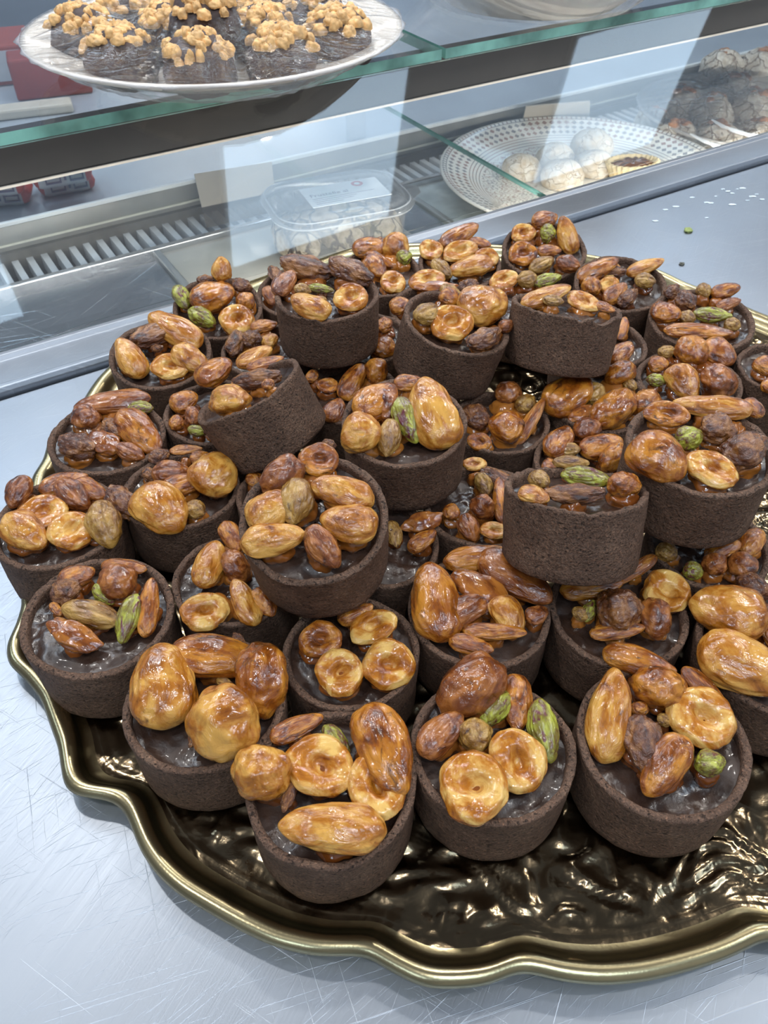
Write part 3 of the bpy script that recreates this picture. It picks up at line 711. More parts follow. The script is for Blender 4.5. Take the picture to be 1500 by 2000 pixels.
# ---- crumbs on the counter
for x, y, r, col, lbx in ((1343, 452, .0032, (.30, .36, .12), 'tiny green pistachio crumb on the steel counter'), (1331, 517, .0020, (.10, .10, .08), 'dark crumb on the steel counter beside the tray rim')):
    P = at(x, y, 0); P.z = .0001; v, f = lump(r, r * .9, x, .4, .1)
    tag(mk('crumb', v, f, plain('crumb_colour', col, .7), M=Matrix.Translation(P)), lbx, 'crumb')
mb = MB(); rnd = random.Random(3)
for x, y in [(1412, 370), (1422, 374), (1430, 378), (1380, 396), (1388, 397), (1398, 384), (1440, 370), (1470, 384), (1478, 380), (1460, 392), (1430, 400), (1488, 390), (1320, 404), (1352, 386), (1300, 410), (1380, 426), (1280, 432), (1450, 368)]:
    P = at(x, y, 0); P.z = .0001; v, f = lump(rnd.uniform(.0008, .002), .0006, x, .4, .1, 3); mb.add(v, f, 0, Matrix.Translation(P) @ Matrix.Diagonal((1.6, .8, 1, 1)))
o = mb.build('sugar_specks', plain('sugar', (.75, .85, .95), .3), smooth=True); tag(o, 'scattered pale sugar specks on the steel counter beside the ledge', 'crumbs', kind='stuff')
# ------------------------------------------------------------------ scalloped tray
TC = Vector((.07, .347, 0))
TP = [(-.195,.335),(-.193,.350),(-.195,.368),(-.193,.380),(-.185,.405),(-.184,.416),(-.182,.428),(-.177,.444),(-.150,.49),(-.1,.551),(-.052,.584),(-.028,.602),(.022,.611),(.085,.609),(.157,.593),(.208,.568),(.223,.549),(.261,.51),(.285,.485),
      (-.185,.30),(-.180,.27),(-.172,.245),(-.171,.233),(-.172,.222),(-.168,.213),(-.158,.205),(-.148,.195),(-.142,.185),(-.134,.172),(-.130,.162),(-.127,.155),(-.122,.151),(-.115,.150),(-.107,.149),(-.101,.145),(-.097,.139),(-.091,.129),(-.084,.121),(-.075,.114),(-.062,.107),(-.05,.101),(-.038,.096),(-.024,.093),(-.014,.093),(-.006,.093),(-.001,.090),(.009,.085),(.015,.083),(.026,.083),(.035,.084),(.043,.087),(.047,.088),(.052,.087),(.061,.085),(.073,.084),(.087,.085),(.102,.088),(.117,.092),(.132,.098)]
pol = sorted((math.atan2(y - TC.y, x - TC.x), math.hypot(x - TC.x, y - TC.y)) for x, y in TP)
for k in range(1, 22):
    a = R(-75) + (R(32) - R(-75)) * k / 22
    if a > pol[-1][0] + .02 or True:
        if not any(abs(a - q[0]) < .03 for q in pol): pol.append((a, .262 + .006 * abs(math.sin(a * 4))))
pol.sort()
def rad(a):
    a = (a + math.pi) % (2 * math.pi) - math.pi
    n = len(pol)
    for i in range(n):
        a0, r0 = pol[i]; a1, r1_ = pol[(i + 1) % n]
        if i == n - 1: a1 += 2 * math.pi
        aa = a if a >= pol[0][0] else a + 2 * math.pi
        if a0 <= aa <= a1: return r0 + (r1_ - r0) * ((aa - a0) / (a1 - a0 + 1e-9))
    return .265
SEG = 720
rr = [rad(-math.pi + 2 * math.pi * k / SEG) for k in range(SEG)]
for _ in range(3): rr = [(rr[k - 1] + rr[k] * 2 + rr[(k + 1) % SEG]) / 4 for k in range(SEG)]
sm = rr[:]
for _ in range(120): sm = [(sm[k - 1] + sm[k] * 2 + sm[(k + 1) % SEG]) / 4 for k in range(SEG)]
def relief(x, y):
    p_ = Vector((x * 44, y * 44, 0)); q = p_ + noise.noise_vector(p_ * .8) * .9
    n_ = noise.noise(q)
    worm = .5 + .5 * math.sin(n_ * 13 + 2.2 * noise.noise(q * 2.3))
    return worm ** 1.5 * .0017 + .0006 * noise.noise(p_ * 3.2)
prof = [(-.030, .0015, 0), (-.012, .0035, 0), (-.002, .0075, 0), (0, .0095, 0), (-.0008, .0115, 0), (-.0030, .0128, 0), (-.0052, .0124, 0), (-.0068, .0112, 0), (-.0080, .0095, 0),
        (-.0092, .0076, 0), (-.0104, .0062, 0), (-.0120, .0053, .05), (-.0140, .0049, .1), (-.0155, .0047, .2), (-.0165, .0047, .3), (-.0170, .0048, .35)]
v = []; f = []; fm = []
nR = 0
def addring(fn):
    global nR
    for k in range(SEG):
        a = -math.pi + 2 * math.pi * k / SEG; r, z = fn(k, a); v.append((TC.x + r * math.cos(a), TC.y + r * math.sin(a), z))
    nR += 1
for (dr, z, sfac) in prof:
    addring(lambda k, a: ((rr[k] * (1 - sfac) + sm[k] * sfac) + dr, z))
n1 = nR
NW = 150
for i in range(1, NW + 1):
    q = 1 - i / NW
    def fn(k, a):
        r = (rr[k] * .65 * q + sm[k] * (1 - .65 * q) - .0170) * (q * .999 + .001); x, y = r * math.cos(a), r * math.sin(a)
        edge = min(1, (1 - q) * 30)
        return r, .0042 + edge * relief(x, y)
    addring(fn)
for i in range(nR - 1):
    for k in range(SEG):
        k2 = (k + 1) % SEG; f.append((i * SEG + k, i * SEG + k2, (i + 1) * SEG + k2, (i + 1) * SEG + k)); fm.append(0)
TR = empty('serving_tray', Matrix.Translation((TC.x, TC.y, .0003)), 'large scalloped gold metal tray with embossed floor full of tartlets', 'tray')
NRIM = 11 * SEG
mk('rim', v[:13 * SEG], f[:12 * SEG], GOLD, TR)
o2v = v[12 * SEG:]; mk('embossed_well', o2v, [tuple(i - 12 * SEG for i in q) for q in f[12 * SEG:]], GOLD_D, TR)

# ------------------------------------------------------------------ tart building blocks
HT = .032; RT = .030
def crust_mesh(seed, notch=None, rough=1.0):
    rnd = random.Random(seed)
    prof = [(.0005, .0), (.020, 0), (.0284, .0001), (.0291, .0008)]
    prof += [(.0292 + .0006 * k / 12, .0012 + (.0302 - .0012) * k / 12) for k in range(1, 13)]
    prof += [(.0299, .0312), (.0296, .0318), (.0287, .0320), (.0277, .0319), (.0269, .0314), (.0266, .0300), (.0264, .026), (.0262, .021), (.0005, .0205)]
    seam = rnd.uniform(0, 6.28)
    def disp(q, a):
        nr = N3(q, 70, seed) * .0005 + N3(q, 300, seed) * .00022 * rough
        k = 1 + nr / max(q.x ** 2 + q.y ** 2, 1e-6) ** .5 if q.length > .01 else 1
        k *= 1 + .012 * math.sin(2 * a + seed) + .006 * math.sin(3 * a + 2 * seed)
        da = abs((a - seam + math.pi) % (2 * math.pi) - math.pi)
        if da < .05 and q.z > .001: k *= 1 - .012 * (1 - da / .05)
        z = q.z
        if z > .028:
            f_ = (z - .028) / .004
            z += f_ * (.0011 * N3((math.cos(a) * 2.2, math.sin(a) * 2.2, seed), 1, seed) + .0006 * N3((math.cos(a) * 12, math.sin(a) * 12, 0), 1, seed) * rough)
            if notch:
                for (na, nw, nd_) in notch:
                    d = abs((a - na + math.pi) % (2 * math.pi) - math.pi)
                    if d < nw: z -= f_ * nd_ * (1 - d / nw)
        return Vector((q.x * k, q.y * k, z))
    v, f = revolve(prof, 120, disp)
    me = bpy.data.meshes.new('crust'); me.from_pydata(v, [], f); me.materials.append(CRUST); me.polygons.foreach_set('use_smooth', [True] * len(f)); me.update(); return me
def filling_mesh(seed):
    v = []; f = []; seg, rings = 90, 26
    for i in range(rings + 1):
        q = i / rings
        for k in range(seg):
            a = 2 * math.pi * k / seg; r = .0275 * q + .0004
            x, y = r * math.cos(a), r * math.sin(a)
            z = .0268 + .0008 * math.cos(q * 1.5) + .0020 * N3((x, y, 0), 75, seed) + .0010 * N3((x, y, 0), 230, seed) + .0004 * N3((x, y, 0), 600, seed) + (.0010 * max(0, q - .85) / .15) * (1 + N3((math.cos(a) * 3, math.sin(a) * 3, 0), 1, seed))
            v.append((x, y, z))
    for i in range(rings):
        for k in range(seg):
            k2 = (k + 1) % seg; f.append((i * seg + k, (i + 1) * seg + k, (i + 1) * seg + k2, i * seg + k2))
    me = bpy.data.meshes.new('chocolate_filling'); me.from_pydata(v, [], f); me.materials.append(GAN); me.polygons.foreach_set('use_smooth', [True] * len(f)); me.update(); return me
CR = [crust_mesh(i) for i in range(8)]; FI = [filling_mesh(i) for i in range(6)]

import bmesh
bm = bmesh.new(); bmesh.ops.create_icosphere(bm, subdivisions=5, radius=1.0)
ICO_V = [v_.co.copy() for v_ in bm.verts]; ICO_F = [tuple(v_.index for v_ in fc.verts) for fc in bm.faces]; bm.free()
def nut_mesh(kind, seed):
    """unit long along x (-.5..+.5), unit wide, unit thick"""
    v = []; fm = None; rnd = random.Random(seed * 31 + ord(kind)); o = seed + ord(kind) * .13
    bend = rnd.uniform(-.10, .10)
    for c in ICO_V:
        x, y, z = c
        if kind in 'ADS':
            t = x
            wd = 1 - .22 * t + .12 * t * t - .10 * max(0, t) ** 3; ex = 1
            y2 = y * wd * ex; z2 = z * (1 - .20 * t)
            q = Vector((x, y2, z2))
            g = N3((x * 1.3, y2 * 5, z2 * 5), 1, o) * .045
            d = 1 + .11 * N3(q, 1.5, o) + .05 * N3(q, 3.6, o) + g
            q = Vector((x * (1 + .04 * N3(q, 2, o)), y2 * d + bend * x * x, z2 * d))
        elif kind == 'H':
            r = math.hypot(x, y)
            if z > 0:
                edge = min(1, (1 - r) / .22); edge = edge * edge * (3 - 2 * edge)
                crater = -.58 * math.exp(-(((x - .05) / .36) ** 2 + ((y) / .26) ** 2) ** 1.3)
                z2 = (.34 + crater + .07 * N3((x, y, 0), 3, o) + .03 * N3((x, y, 0), 8, o)) * edge + (1 - edge) * z * .4
            else: z2 = z * .85 * (1 + .05 * N3(c, 2, o))
            d = 1 + .13 * N3((x, y, 0), 1.4, o) + .04 * N3((x, y, z), 3.3, o)
            q = Vector((x * d * (1 - .06 * y), y * d, z2))
        elif kind == 'O':
            d = 1 + .15 * N3(c, 1.4, o) + .06 * N3(c, 3.6, o) + .10 * max(0, x) ** 6
            d -= .14 * math.exp(-(((x - .3) ** 2 + (y - .2) ** 2 + (z - .9) ** 2) / .05)) * (1 if seed % 2 else 0)
            q = c * d
        elif kind in 'PQ':
            t = x; wd = 1 - .12 * t - .18 * t * t
            gr = -.14 * math.exp(-(y / .13) ** 2) * (1 if z > 0 else 0)
            d = 1 + .12 * N3(c, 1.5, o) + .07 * N3(c, 3.5, o) + .05 * N3((x * 2, y * 7, z * 7), 1, o)
            q = Vector((x * (1 + .05 * N3(c, 2, o)), y * wd * d + bend * 1.3 * x * x, z * wd * (d + gr)))
        elif kind == 'N':
            d = 1 + .20 * N3(c, 1.5, o) + .11 * N3(c, 3.6, o) + .05 * N3(c, 8, o)
            q = Vector((x * d, y * d * (1 - .2 * x), z * d))
        else:  # caramel blob
            d = 1 + .28 * N3(c, 1.2, o) + .10 * N3(c, 3, o); q = c * d
        v.append(tuple(q * .5))
    me = bpy.data.meshes.new('nut'); me.from_pydata(v, [], ICO_F)
    me.polygons.foreach_set('use_smooth', [True] * len(ICO_F))
    if kind == 'H':
        idx = []
        for fc in ICO_F:
            c = (ICO_V[fc[0]] + ICO_V[fc[1]] + ICO_V[fc[2]]) / 3
            idx.append(0 if (c.z > .10 + .10 * N3(c, 4, o)) else 1)
        me.materials.append(NM['F']); me.materials.append(NM['S']); me.polygons.foreach_set('material_index', idx)
    me.update(); return me
cache = {}
NAMES = {'A': 'almond', 'S': 'almond_slice', 'H': 'hazelnut_half', 'O': 'hazelnut', 'P': 'pistachio', 'Q': 'pistachio', 'N': 'toasted_nut', 'C': 'caramel_drop'}
def get_nut(kind, tone, seed):
    key = (kind, tone, seed)
    if key not in cache:
        base = cache.get((kind, '', seed)) or nut_mesh(kind, seed); cache[(kind, '', seed)] = base
        me = base.copy()
        if kind == 'H':
            if tone == 'd': me.materials[0] = NM['m']
            if tone == 'l': me.materials[1] = NM['m']
        else:
            me.materials.clear(); me.materials.append(NM[{'P': 'P', 'Q': 'Q', 'N': 'N', 'C': 'C'}.get(kind, tone)] if not (kind == 'Q' and tone == 'd') else NM['d'])
        cache[key] = me
    return cache[key]

TARTS = []
exec_rows = None
def parse(spec):
    out = []
    for row in spec.strip().split(';'):
        q = row.split()
        if not q: continue
        kt = q[0]; kind = kt[0]; tone = kt[1] if len(kt) > 1 else 'm'
        out.append((kind, tone, *map(float, q[1:6])))
    return out
# key, rim centre px, rim width px, layer z of rim centre, lean (x, y), label, nuts
ZB = .0395
DATA = [
('B3', 642, 1520, 333, ZB, 0, 0, 'front tartlet with a long almond lying along its near edge and round hazelnuts above', 'S 530 1442 628 1399 40;Hl 570 1462 682 1528 108;Ol 461 1490 560 1525 94;P 636 1416 680 1481 34;Am 718 1377 782 1546 92;Hm 706 1478 766 1592 94;Al 748 1622 551 1612 84;N 573 1527 554 1585 22'),
('B4', 962, 1458, 322, ZB, 0, 0, 'front row tartlet with a caramel filled hazelnut ring and purple green pistachio', 'Od 866 1388 972 1298 98;Am 1009 1318 1013 1424 50;P 987 1350 944 1412 52;Ad 824 1472 900 1392 58;Q 922 1403 935 1470 58;P 1050 1367 1073 1487 52;Hm 995 1426 1030 1546 98;Hl 862 1530 990 1540 126'),
('B5', 1293, 1437, 346, ZB, 0, 0, 'front right tartlet with upright left almond and large flat hazelnut half', 'Al 1180 1483 1202 1308 72;Am 1180 1272 1316 1312 52;Om 1235 1335 1335 1350 80;S 1337 1305 1423 1392 36;Hl 1312 1365 1432 1432 106;Am 1335 1440 1262 1550 66;Nm 1250 1402 1266 1507 64;P 1358 1495 1415 1485 46;Q 1285 1398 1312 1415 24;O 1228 1387 1265 1382 26'),
('B2', 405, 1372, 314, ZB, 0, 0, 'tartlet at front left crowned by a big teardrop almond and smooth hazelnut', 'Al 322 1416 316 1258 110;Om 508 1258 516 1386 88;Am 336 1274 510 1290 80;Ol 425 1344 452 1476 122;N 412 1364 372 1456 28;Q 424 1328 456 1342 18;N 455 1238 480 1262 16'),
('B1', 195, 1198, 300, ZB, 0, 0, 'leftmost lower tartlet with wrinkled green pistachios over the tray point', 'Am 116 1138 184 1114 42;N 102 1164 156 1144 44;Am 200 1106 285 1112 32;Od 196 1130 262 1142 66;P 184 1144 220 1180 28;Q 124 1186 238 1214 48;P 264 1162 236 1254 40;Am 284 1240 297 1130 36;Cd 98 1222 192 1262 46;S 100 1178 118 1202 16;S 106 1210 150 1230 18'),
('B9', 685, 1277, 270, ZB, 0, 0, 'tartlet with four cut hazelnut halves below the stacked front tartlet', 'A 655 1185 712 1205 32;Hd 586 1250 667 1247 68;Am 662 1212 727 1184 36;Hl 688 1243 771 1204 64;Hm 622 1325 706 1300 84;Hl 712 1290 808 1305 90'),
('B8', 940, 1190, 278, ZB, 0, 0, 'tartlet buried in poured caramel between the stacked tartlets', 'Am 870 1098 1000 1080 46;Ad 940 1085 1073 1172 66;Am 862 1247 838 1102 86;Cd 890 1125 990 1180 60;Ad 866 1215 955 1165 52;Am 905 1232 1026 1236 32;Am 879 1250 961 1270 34;Al 975 1165 1012 1240 54;Ad 1030 1210 1068 1190 34;C 930 1190 980 1150 44'),
('B7', 1205, 1195, 274, ZB, 0, 0, 'tartlet with shiny red brown nut and hollow hazelnut ring under the right stack', 'Am 1097 1155 1215 1137 44;S 1280 1087 1205 1140 24;P 1143 1212 1160 1173 24;Q 1120 1188 1148 1210 24;Od 1275 1170 1285 1240 52;Nd 1168 1190 1252 1192 78;Hm 1266 1128 1340 1182 84;S 1155 1238 1258 1225 32'),
('B6', 1500, 1238, 312, ZB, 0, 0, 'right edge tartlet topped by two very large pale almonds', 'N 1437 1135 1505 1160 46;Al 1497 1212 1350 1178 98;Al 1368 1262 1540 1338 102;Am 1492 1210 1520 1270 30'),
('B10', 452, 1130, 240, ZB, 0, 0, 'tartlet with striped almond half tucked left of the stacked front tartlet', 'Am 438 1020 465 1075 34;Al 395 1145 425 1058 52;Od 445 1080 475 1130 48;Hl 356 1204 446 1184 68;Al 498 1218 458 1134 44;Am 500 1150 535 1200 38'),
('B11', 122, 1015, 254, ZB, 0, 0, 'leftmost tartlet cut by the frame with a folded hazelnut and date brown nuts', 'Qd 50 930 20 990 44;Am 80 958 170 930 42;Am 147 940 207 972 36;Al 12 1010 85 1065 64;Qd 113 940 170 993 50;Hl 105 1060 175 1010 74;Hl 32 1020 130 985 74;Q 192 980 213 1068 60;Nd 215 955 262 1010 48'),
('B12', 357, 958, 228, ZB, 0, 0, 'tartlet right of the leftmost one with glossy pale almonds and split shard on top', 'N 293 897 330 885 26;S 333 880 393 876 20;A 372 897 415 890 26;N 285 915 297 940 22;Al 398 960 440 888 80;Qd 297 925 372 922 48;Am 318 958 398 935 42;Al 276 955 355 1030 84;Q 365 985 398 1005 36'),
('B13', 213, 850, 228, ZB, 0, 0, 'left side tartlet with one bright green pistachio over dark caramel', 'Ad 290 777 150 795 46;C 180 850 230 880 44;N 205 825 245 860 42;Od 140 820 192 812 46;Am 235 805 308 882 58;P 249 797 298 797 30;Nd 118 862 184 882 50;Qd 228 872 280 895 34;S 196 835 200 858 12'),
('B14', 418, 803, 205, ZB, 0, 0, 'small tartlet half hidden behind the sideways leaning tartlet', 'Am 335 795 385 772 40;Od 362 815 392 810 36;O 330 825 358 828 30;P 367 838 405 845 20;Am 405 848 428 862 18'),
('B15', 314, 690, 198, .042, .02, -.16, 'back left tartlet with folded almond and cut hazelnut near the case ledge', 'Al 390 672 293 615 52;Al 278 735 232 663 46;Q 315 628 345 668 32;Al 340 680 405 722 46;N 258 668 345 640 40;Hl 297 712 367 720 50;N 295 682 318 678 14'),
('B16', 426, 600, 176, .043, .05, -.22, 'back left tartlet with one almond standing upright', 'Al 434 550 432 502 34 V;N 385 548 415 545 18;N 455 552 490 562 24;Am 375 592 455 566 56;P 345 558 365 602 30;P 370 605 420 635 34;Om 462 590 496 588 34;Hl 432 632 494 616 62'),
('B17', 592, 568, 172, ZB, 0, -.1, 'tartlet mostly hidden behind the cracked rim stacked tartlet', 'Ad 520 560 532 595 22;N 530 522 552 560 22'),
('B18', 742, 535, 165, ZB, 0, -.1, 'back row tartlet with piled wrinkled almonds just below the clear tub', 'Am 690 488 755 478 40;N 725 472 760 490 28;Al 765 505 782 455 48 V;Am 695 482 765 520 22;Am 720 500 748 540 36;Hl 745 555 790 545 48;P 775 505 805 500 28;A 700 545 730 560 28'),
('B19', 895, 522, 166, .042, 0, -.15, 'back row tartlet with a slanting almond resting over hazelnut halves', 'Hm 822 495 862 480 44;Am 915 470 958 478 20;Hl 930 495 972 510 38;Hm 868 500 930 480 40;Am 862 480 932 440 34;Q 845 510 880 542 28;Al 960 512 878 530 40'),
('B20', 1063, 487, 166, .043, -.02, -.26, 'furthest back tartlet with upright almond beside the steel ledge', 'Hm 1000 460 1045 450 38;Am 1040 437 1088 422 34;P 1055 455 1085 455 34;Al 1118 495 1098 424 34 V;Am 1050 490 1095 488 22;Hd 995 500 1048 490 48;Q 1035 528 1080 505 28;Qd 1088 508 1132 525 32'),
('B21', 1212, 553, 178, .042, -.04, -.14, 'back right tartlet with long pale almond poking over the gold rim', 'Am 1128 547 1205 508 34;Hm 1165 542 1210 520 28;N 1180 530 1222 532 20;Al 1225 535 1295 508 28;Om 1137 560 1172 557 38;Hl 1175 567 1205 545 32;Am 1182 590 1222 555 30;Nd 1210 595 1242 568 26;Q 1240 547 1280 550 30'),
('B22', 1370, 622, 204, .043, -.05, -.08, 'right back tartlet with split pistachio and long almond along its front', 'N 1302 580 1325 560 26;Am 1390 575 1445 560 28;Q 1368 555 1380 580 26;Nd 1330 572 1350 605 36;Am 1272 607 1330 615 42;Ad 1400 602 1445 585 22;Q 1328 615 1358 625 26;P 1355 612 1428 618 28;Q 1415 630 1445 640 28;Am 1300 645 1428 650 32'),
('B23', 1346, 742, 202, ZB, 0, 0, 'right side tartlet with fat folded hazelnuts behind the big stacked one', 'Q 1285 690 1320 685 26;A 1267 712 1305 710 32;Om 1320 690 1380 680 62;Am 1378 668 1430 710 52;Al 1315 715 1355 778 54;Od 1375 725 1430 762 60;P 1263 740 1303 745 24'),
('B24', 1538, 722, 190, ZB, 0, 0, 'tartlet cut by the right frame edge above the big stacked one', 'Am 1480 700 1512 730 36;A 1490 745 1520 765 30'),
('B25', 1172, 668, 185, ZB, 0, 0, 'tartlet peeking out right of the torn rim stacked tartlet', 'S 1208 662 1222 620 22;Am 1195 708 1232 670 36'),
('B26', 1170, 790, 205, ZB, 0, 0, 'inner tartlet with big caramel coated nuts below the torn rim tartlet', 'Am 1070 802 1150 742 70;Q 1220 745 1242 760 22;Om 1185 745 1235 715 46;Om 1160 830 1230 770 64;Om 1240 805 1280 770 50;Q 1135 785 1178 755 44;C 1110 815 1160 800 30'),
('B27', 1142, 890, 214, ZB, 0, 0, 'inner tartlet with heaped caramel nuts directly behind the porous stacked tartlet', 'Am 1075 890 1110 835 46;Od 1120 850 1170 830 42;Am 1135 882 1215 860 46;Om 1180 918 1215 870 46;Q 1088 880 1133 878 30;A 1060 905 1090 915 28'),
('B28', 987, 828, 196, ZB, 0, 0, 'inner tartlet with narrow almond slice right of the middle stacked tartlet', 'N 915 795 945 835 42;Od 968 770 1015 765 46;Q 1012 800 1042 775 36;Am 968 852 1015 812 60;S 1010 865 1062 780 24;Hd 915 855 958 870 36'),
('B29', 945, 985, 236, ZB, 0, 0, 'dark inner tartlet with blackish pistachios between two stacked tartlets', 'H 905 907 950 905 28;Nd 940 920 1010 950 30;Q 935 925 955 965 30;Am 985 1022 975 935 32;Od 925 975 958 1005 42;Qd 905 1005 925 1055 38;H 938 1032 995 1040 34;A 870 990 895 1010 30'),
('B30', 745, 1060, 212, ZB, 0, 0, 'inner tartlet showing a gleaming caramel strip between front and middle stacks', 'Q 765 1018 775 1068 28;C 790 1032 860 1008 36;Am 800 1075 850 1038 32'),
('B31', 683, 762, 200, ZB, 0, 0, 'inner tartlet with slender dark almonds left of the middle stacked tartlet', 'Am 670 778 705 712 38;Om 712 725 755 725 50;Hd 620 750 660 755 32;A 600 730 620 740 28;Ad 640 822 665 780 36;Q 690 800 720 780 30'),
('B32', 722, 655, 185, ZB, 0, 0, 'inner tartlet behind the cracked rim stacked tartlet showing two pale nuts', 'Om 738 630 762 640 34;Am 735 667 768 690 42'),
('B33', 520, 682, 180, ZB, 0, 0, 'tartlet with burnt tipped nut between the upright almond tartlet and leaning one', 'N 453 690 466 648 30;Nd 475 657 510 670 36;Am 490 642 540 632 26;Al 515 675 540 655 28'),
('B34', 842, 595, 176, ZB, 0, -.05, 'tartlet behind the tilted stacked tartlet with two pale hazelnut halves', 'Hl 800 552 868 540 44;C 815 562 890 560 24;Q 862 560 900 590 32;A 762 602 800 590 32'),
('B35', 1010, 580, 176, ZB, 0, -.05, 'tartlet with green flecked pistachios behind the torn rim tartlet', 'Hm 958 557 1010 535 38;Q 1012 552 1048 540 34;P 1040 555 1095 540 26;N 900 565 932 552 24'),
('B36', 1398, 1082, 244, ZB, 0, 0, 'shadowed tartlet under the big right stacked tartlet', 'Q 1285 1065 1320 1090 38;Am 1380 1088 1445 1060 36;Am 1450 1080 1485 1035 42;Od 1372 1097 1418 1105 42;Od 1425 1112 1475 1095 46;P 1335 1110 1372 1120 36'),
('B38', 560, 965, 222, ZB, 0, 0, 'tartlet almost hidden between leaning and front stacked tartlets', 'Am 485 945 508 925 26'),
('U1', 638, 572, 206, .078, 0, 0, 'stacked tartlet at back left with cracked rim and dark toasted almonds', 'Ad 540 575 572 530 36;N 550 512 645 535 46;Nd 645 512 725 550 46;Q 575 562 607 570 24;P 603 560 650 567 18;Al 640 616 570 582 46;Hm 655 592 715 570 58;Q 622 588 638 584 16'),
('U5', 893, 628, 214, .077, .22, -.04, 'stacked tartlet tilting right with a hollow hazelnut and big almond', 'Am 862 570 895 592 36;N 900 562 932 555 26;Q 812 622 860 605 42;Al 905 612 985 578 76;Nd 918 674 975 650 40;Od 978 628 996 645 30;Hl 845 642 920 618 72'),
('U6', 1108, 596, 214, .080, .10, .30, 'stacked tartlet with torn notched rim at the back of the pile', 'Al 1022 595 1113 560 36;Hl 1110 575 1170 602 42;S 1165 593 1200 608 20;Q 1060 585 1100 590 24'),
('U3', 788, 822, 248, .076, -.03, -.10, 'middle stacked tartlet with a wide amber almond and curved yellow pistachio', 'Am 770 747 830 748 32;Am 700 812 770 755 64;Od 748 755 755 818 46;Al 868 872 822 742 80;Al 670 838 742 855 74;Q 765 820 755 890 40;P 780 778 812 862 48'),
('U2', 482, 762, 226, .070, -.50, .25, 'stacked tartlet tipped over to the left with a shiny round hazelnut', 'Al 465 714 530 680 40;Am 387 747 450 705 54;S 483 718 553 699 24;N 458 748 547 735 38;O 513 752 533 750 24;Ol 411 790 483 776 56'),
('U4', 613, 1010, 297, .083, -.03, -.24, 'stacked front tartlet with nine neatly spread almonds and a crumbled edge', 'Od 515 955 585 903 62;Hd 585 895 660 900 66;N 630 865 655 870 18;Al 492 1028 560 966 68;Al 726 982 612 945 60;Al 735 1030 628 1015 70;Al 474 1063 592 1043 58;Q 583 935 570 1023 62;Qd 603 1030 657 1107 54'),
('U7', 1366, 872, 290, .085, 0, 0, 'largest stacked tartlet at right with smooth amber almond and green pistachio', 'A 1450 785 1490 812 36;Am 1238 860 1335 925 88;Hd 1260 802 1345 815 50;Nd 1420 900 1490 860 64;P 1320 865 1370 845 46;N 1370 825 1432 852 58;Al 1465 802 1318 788 44;Hl 1345 890 1438 940 70'),
('U8', 1128, 952, 275, .080, 0, .42, 'stacked tartlet with very porous crust facing forward at centre right', 'Q 1035 927 1072 945 36;Q 1080 902 1150 905 28;P 1098 925 1192 940 42;Al 1015 957 1072 975 38;Nd 1068 965 1178 965 40;Om 1188 950 1248 945 48'),
]
NUTSEED = random.Random(11)
info = []
for row in DATA:
    key, x, y, wpx, z, lx, ly, label, nuts = row
    P = at(x, y, z); ax = Vector((lx, ly, 1)).normalized(); r = wpx / 2 * depth(P) / FPX
    r = min(max(r, .0272), .0325)
    info.append([key, P, ax, r, label, nuts])
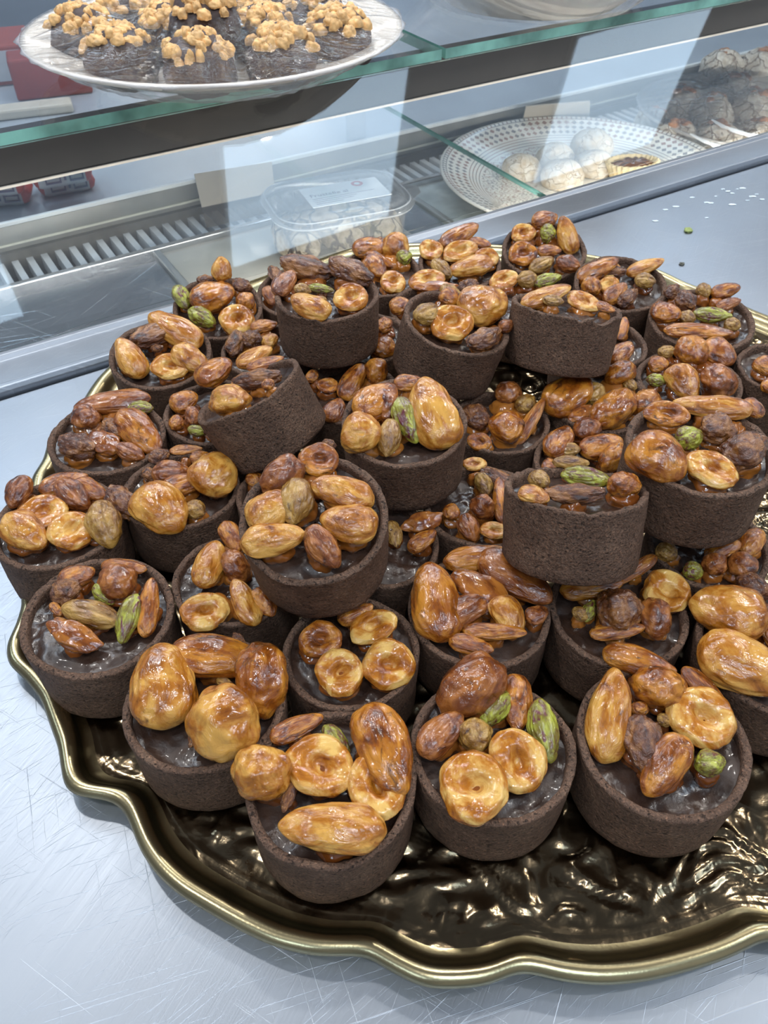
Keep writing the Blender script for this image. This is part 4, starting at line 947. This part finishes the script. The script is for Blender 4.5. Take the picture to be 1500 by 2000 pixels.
# settle the lower layer so that shells touch but do not cut into each other
for _ in range(60):
    for i in range(len(info)):
        for j in range(i + 1, len(info)):
            a, b_ = info[i], info[j]
            if a[0][0] != b_[0][0]: continue
            d = a[1] - b_[1]; d.z = 0; gap = (a[3] + b_[3]) * .985 - d.length
            if gap > 0:
                u_ = d.normalized() * gap * .25; a[1] = a[1] + u_; b_[1] = b_[1] - u_
CRX = {'U6': crust_mesh(21, [(R(-62), .30, .0035), (R(-88), .10, .002), (R(-20), .35, .002)]), 'U8': crust_mesh(22, None, 2.2), 'U1': crust_mesh(23, [(R(-92), .12, .0022)]),
       'U4': crust_mesh(24, [(R(-110), .35, .0028)], 1.6), 'U2': crust_mesh(25, [(R(-50), .2, .0015)])}
for ti, (key, P, ax, r, label, nuts) in enumerate(info):
    rot = Vector((0, 0, 1)).rotation_difference(ax).to_matrix().to_4x4()
    base = P - ax * HT
    T = empty('chocolate_tartlet', Matrix.Translation(base) @ rot, label, 'tartlet', 'chocolate nut tartlets on the gold tray')
    M0 = PM[T.name]; k = r / RT; spin = 0 if key in CRX else ti * 2.39
    S = Matrix.Rotation(spin, 4, 'Z') @ Matrix.Diagonal((k, k, 1, 1))
    inst('crust', CRX.get(key) or CR[ti % 8], M0 @ S, T)
    inst('chocolate_filling', FI[ti % 6], M0 @ S, T)
    blobs = MB()
    Mi = M0.inverted()
    for ni, q in enumerate(nuts.split(';')):
        q = q.split(); kt = q[0]; kind = kt[0]; tone = kt[1] if len(kt) > 1 else 'm'
        x1, y1, x2, y2, wp = map(float, q[1:6]); up = len(q) > 6
        mx_, my_ = (x1 + x2) / 2, (y1 + y2) / 2
        lpx = math.hypot(x2 - x1, y2 - y1)
        cp = P + ax * 0
        P0 = on_plane(mx_, my_, cp, ax)
        size = wp * depth(P0) / FPX
        P0 = on_plane(mx_, my_, cp + ax * (size * .30 * (.5 if kind in 'HS' else .8)), ax)
        tc_ = (CAM - P0).normalized()
        n = (ax * (.25 if up else .62) + tc_ * (.75 if up else .38)).normalized()
        jr = NUTSEED
        n = (n + Vector((jr.uniform(-1, 1), jr.uniform(-1, 1), 0)) * .12).normalized()
        A, B = on_plane(x1, y1, P0, n), on_plane(x2, y2, P0, n)
        xa = (B - A); L = xa.length; xa.normalize(); ya = n.cross(xa).normalized()
        Wd = size * 1.13; Th = Wd * {'A': .62, 'S': .5, 'H': .62, 'O': .92, 'P': .78, 'Q': .75, 'N': .75, 'C': .5}[kind]
        Th = min(Th, L * .9)
        Mn = Matrix(((xa.x, ya.x, n.x, P0.x), (xa.y, ya.y, n.y, P0.y), (xa.z, ya.z, n.z, P0.z), (0, 0, 0, 1))) @ Matrix.Diagonal((L * 1.07, Wd, Th, 1))
        sd = jr.randrange(4)
        inst(NAMES[kind], get_nut(kind, tone, sd), Mn, T)
        # caramel glueing the nut down
        loc = Mi @ P0; rad_ = math.hypot(loc.x, loc.y); lim = r * .86
        if rad_ > lim: loc.x *= lim / rad_; loc.y *= lim / rad_
        zb = .0262; hh = max(.002, (loc.z - zb) * .8); br = min(size * .62, .0085)
        if math.hypot(loc.x, loc.y) + br > r * .93:
            s_ = max(0, (r * .93 - br)) / max(1e-6, math.hypot(loc.x, loc.y)); loc.x *= s_; loc.y *= s_
        v, f = lump(br, hh, 200 + ti * 11 + ni, .25, .05, 3)
        blobs.add(v, f, 0, Matrix.Translation((loc.x, loc.y, zb)))
    mk('caramel', blobs.v, blobs.f, NM['C'], T, M0)
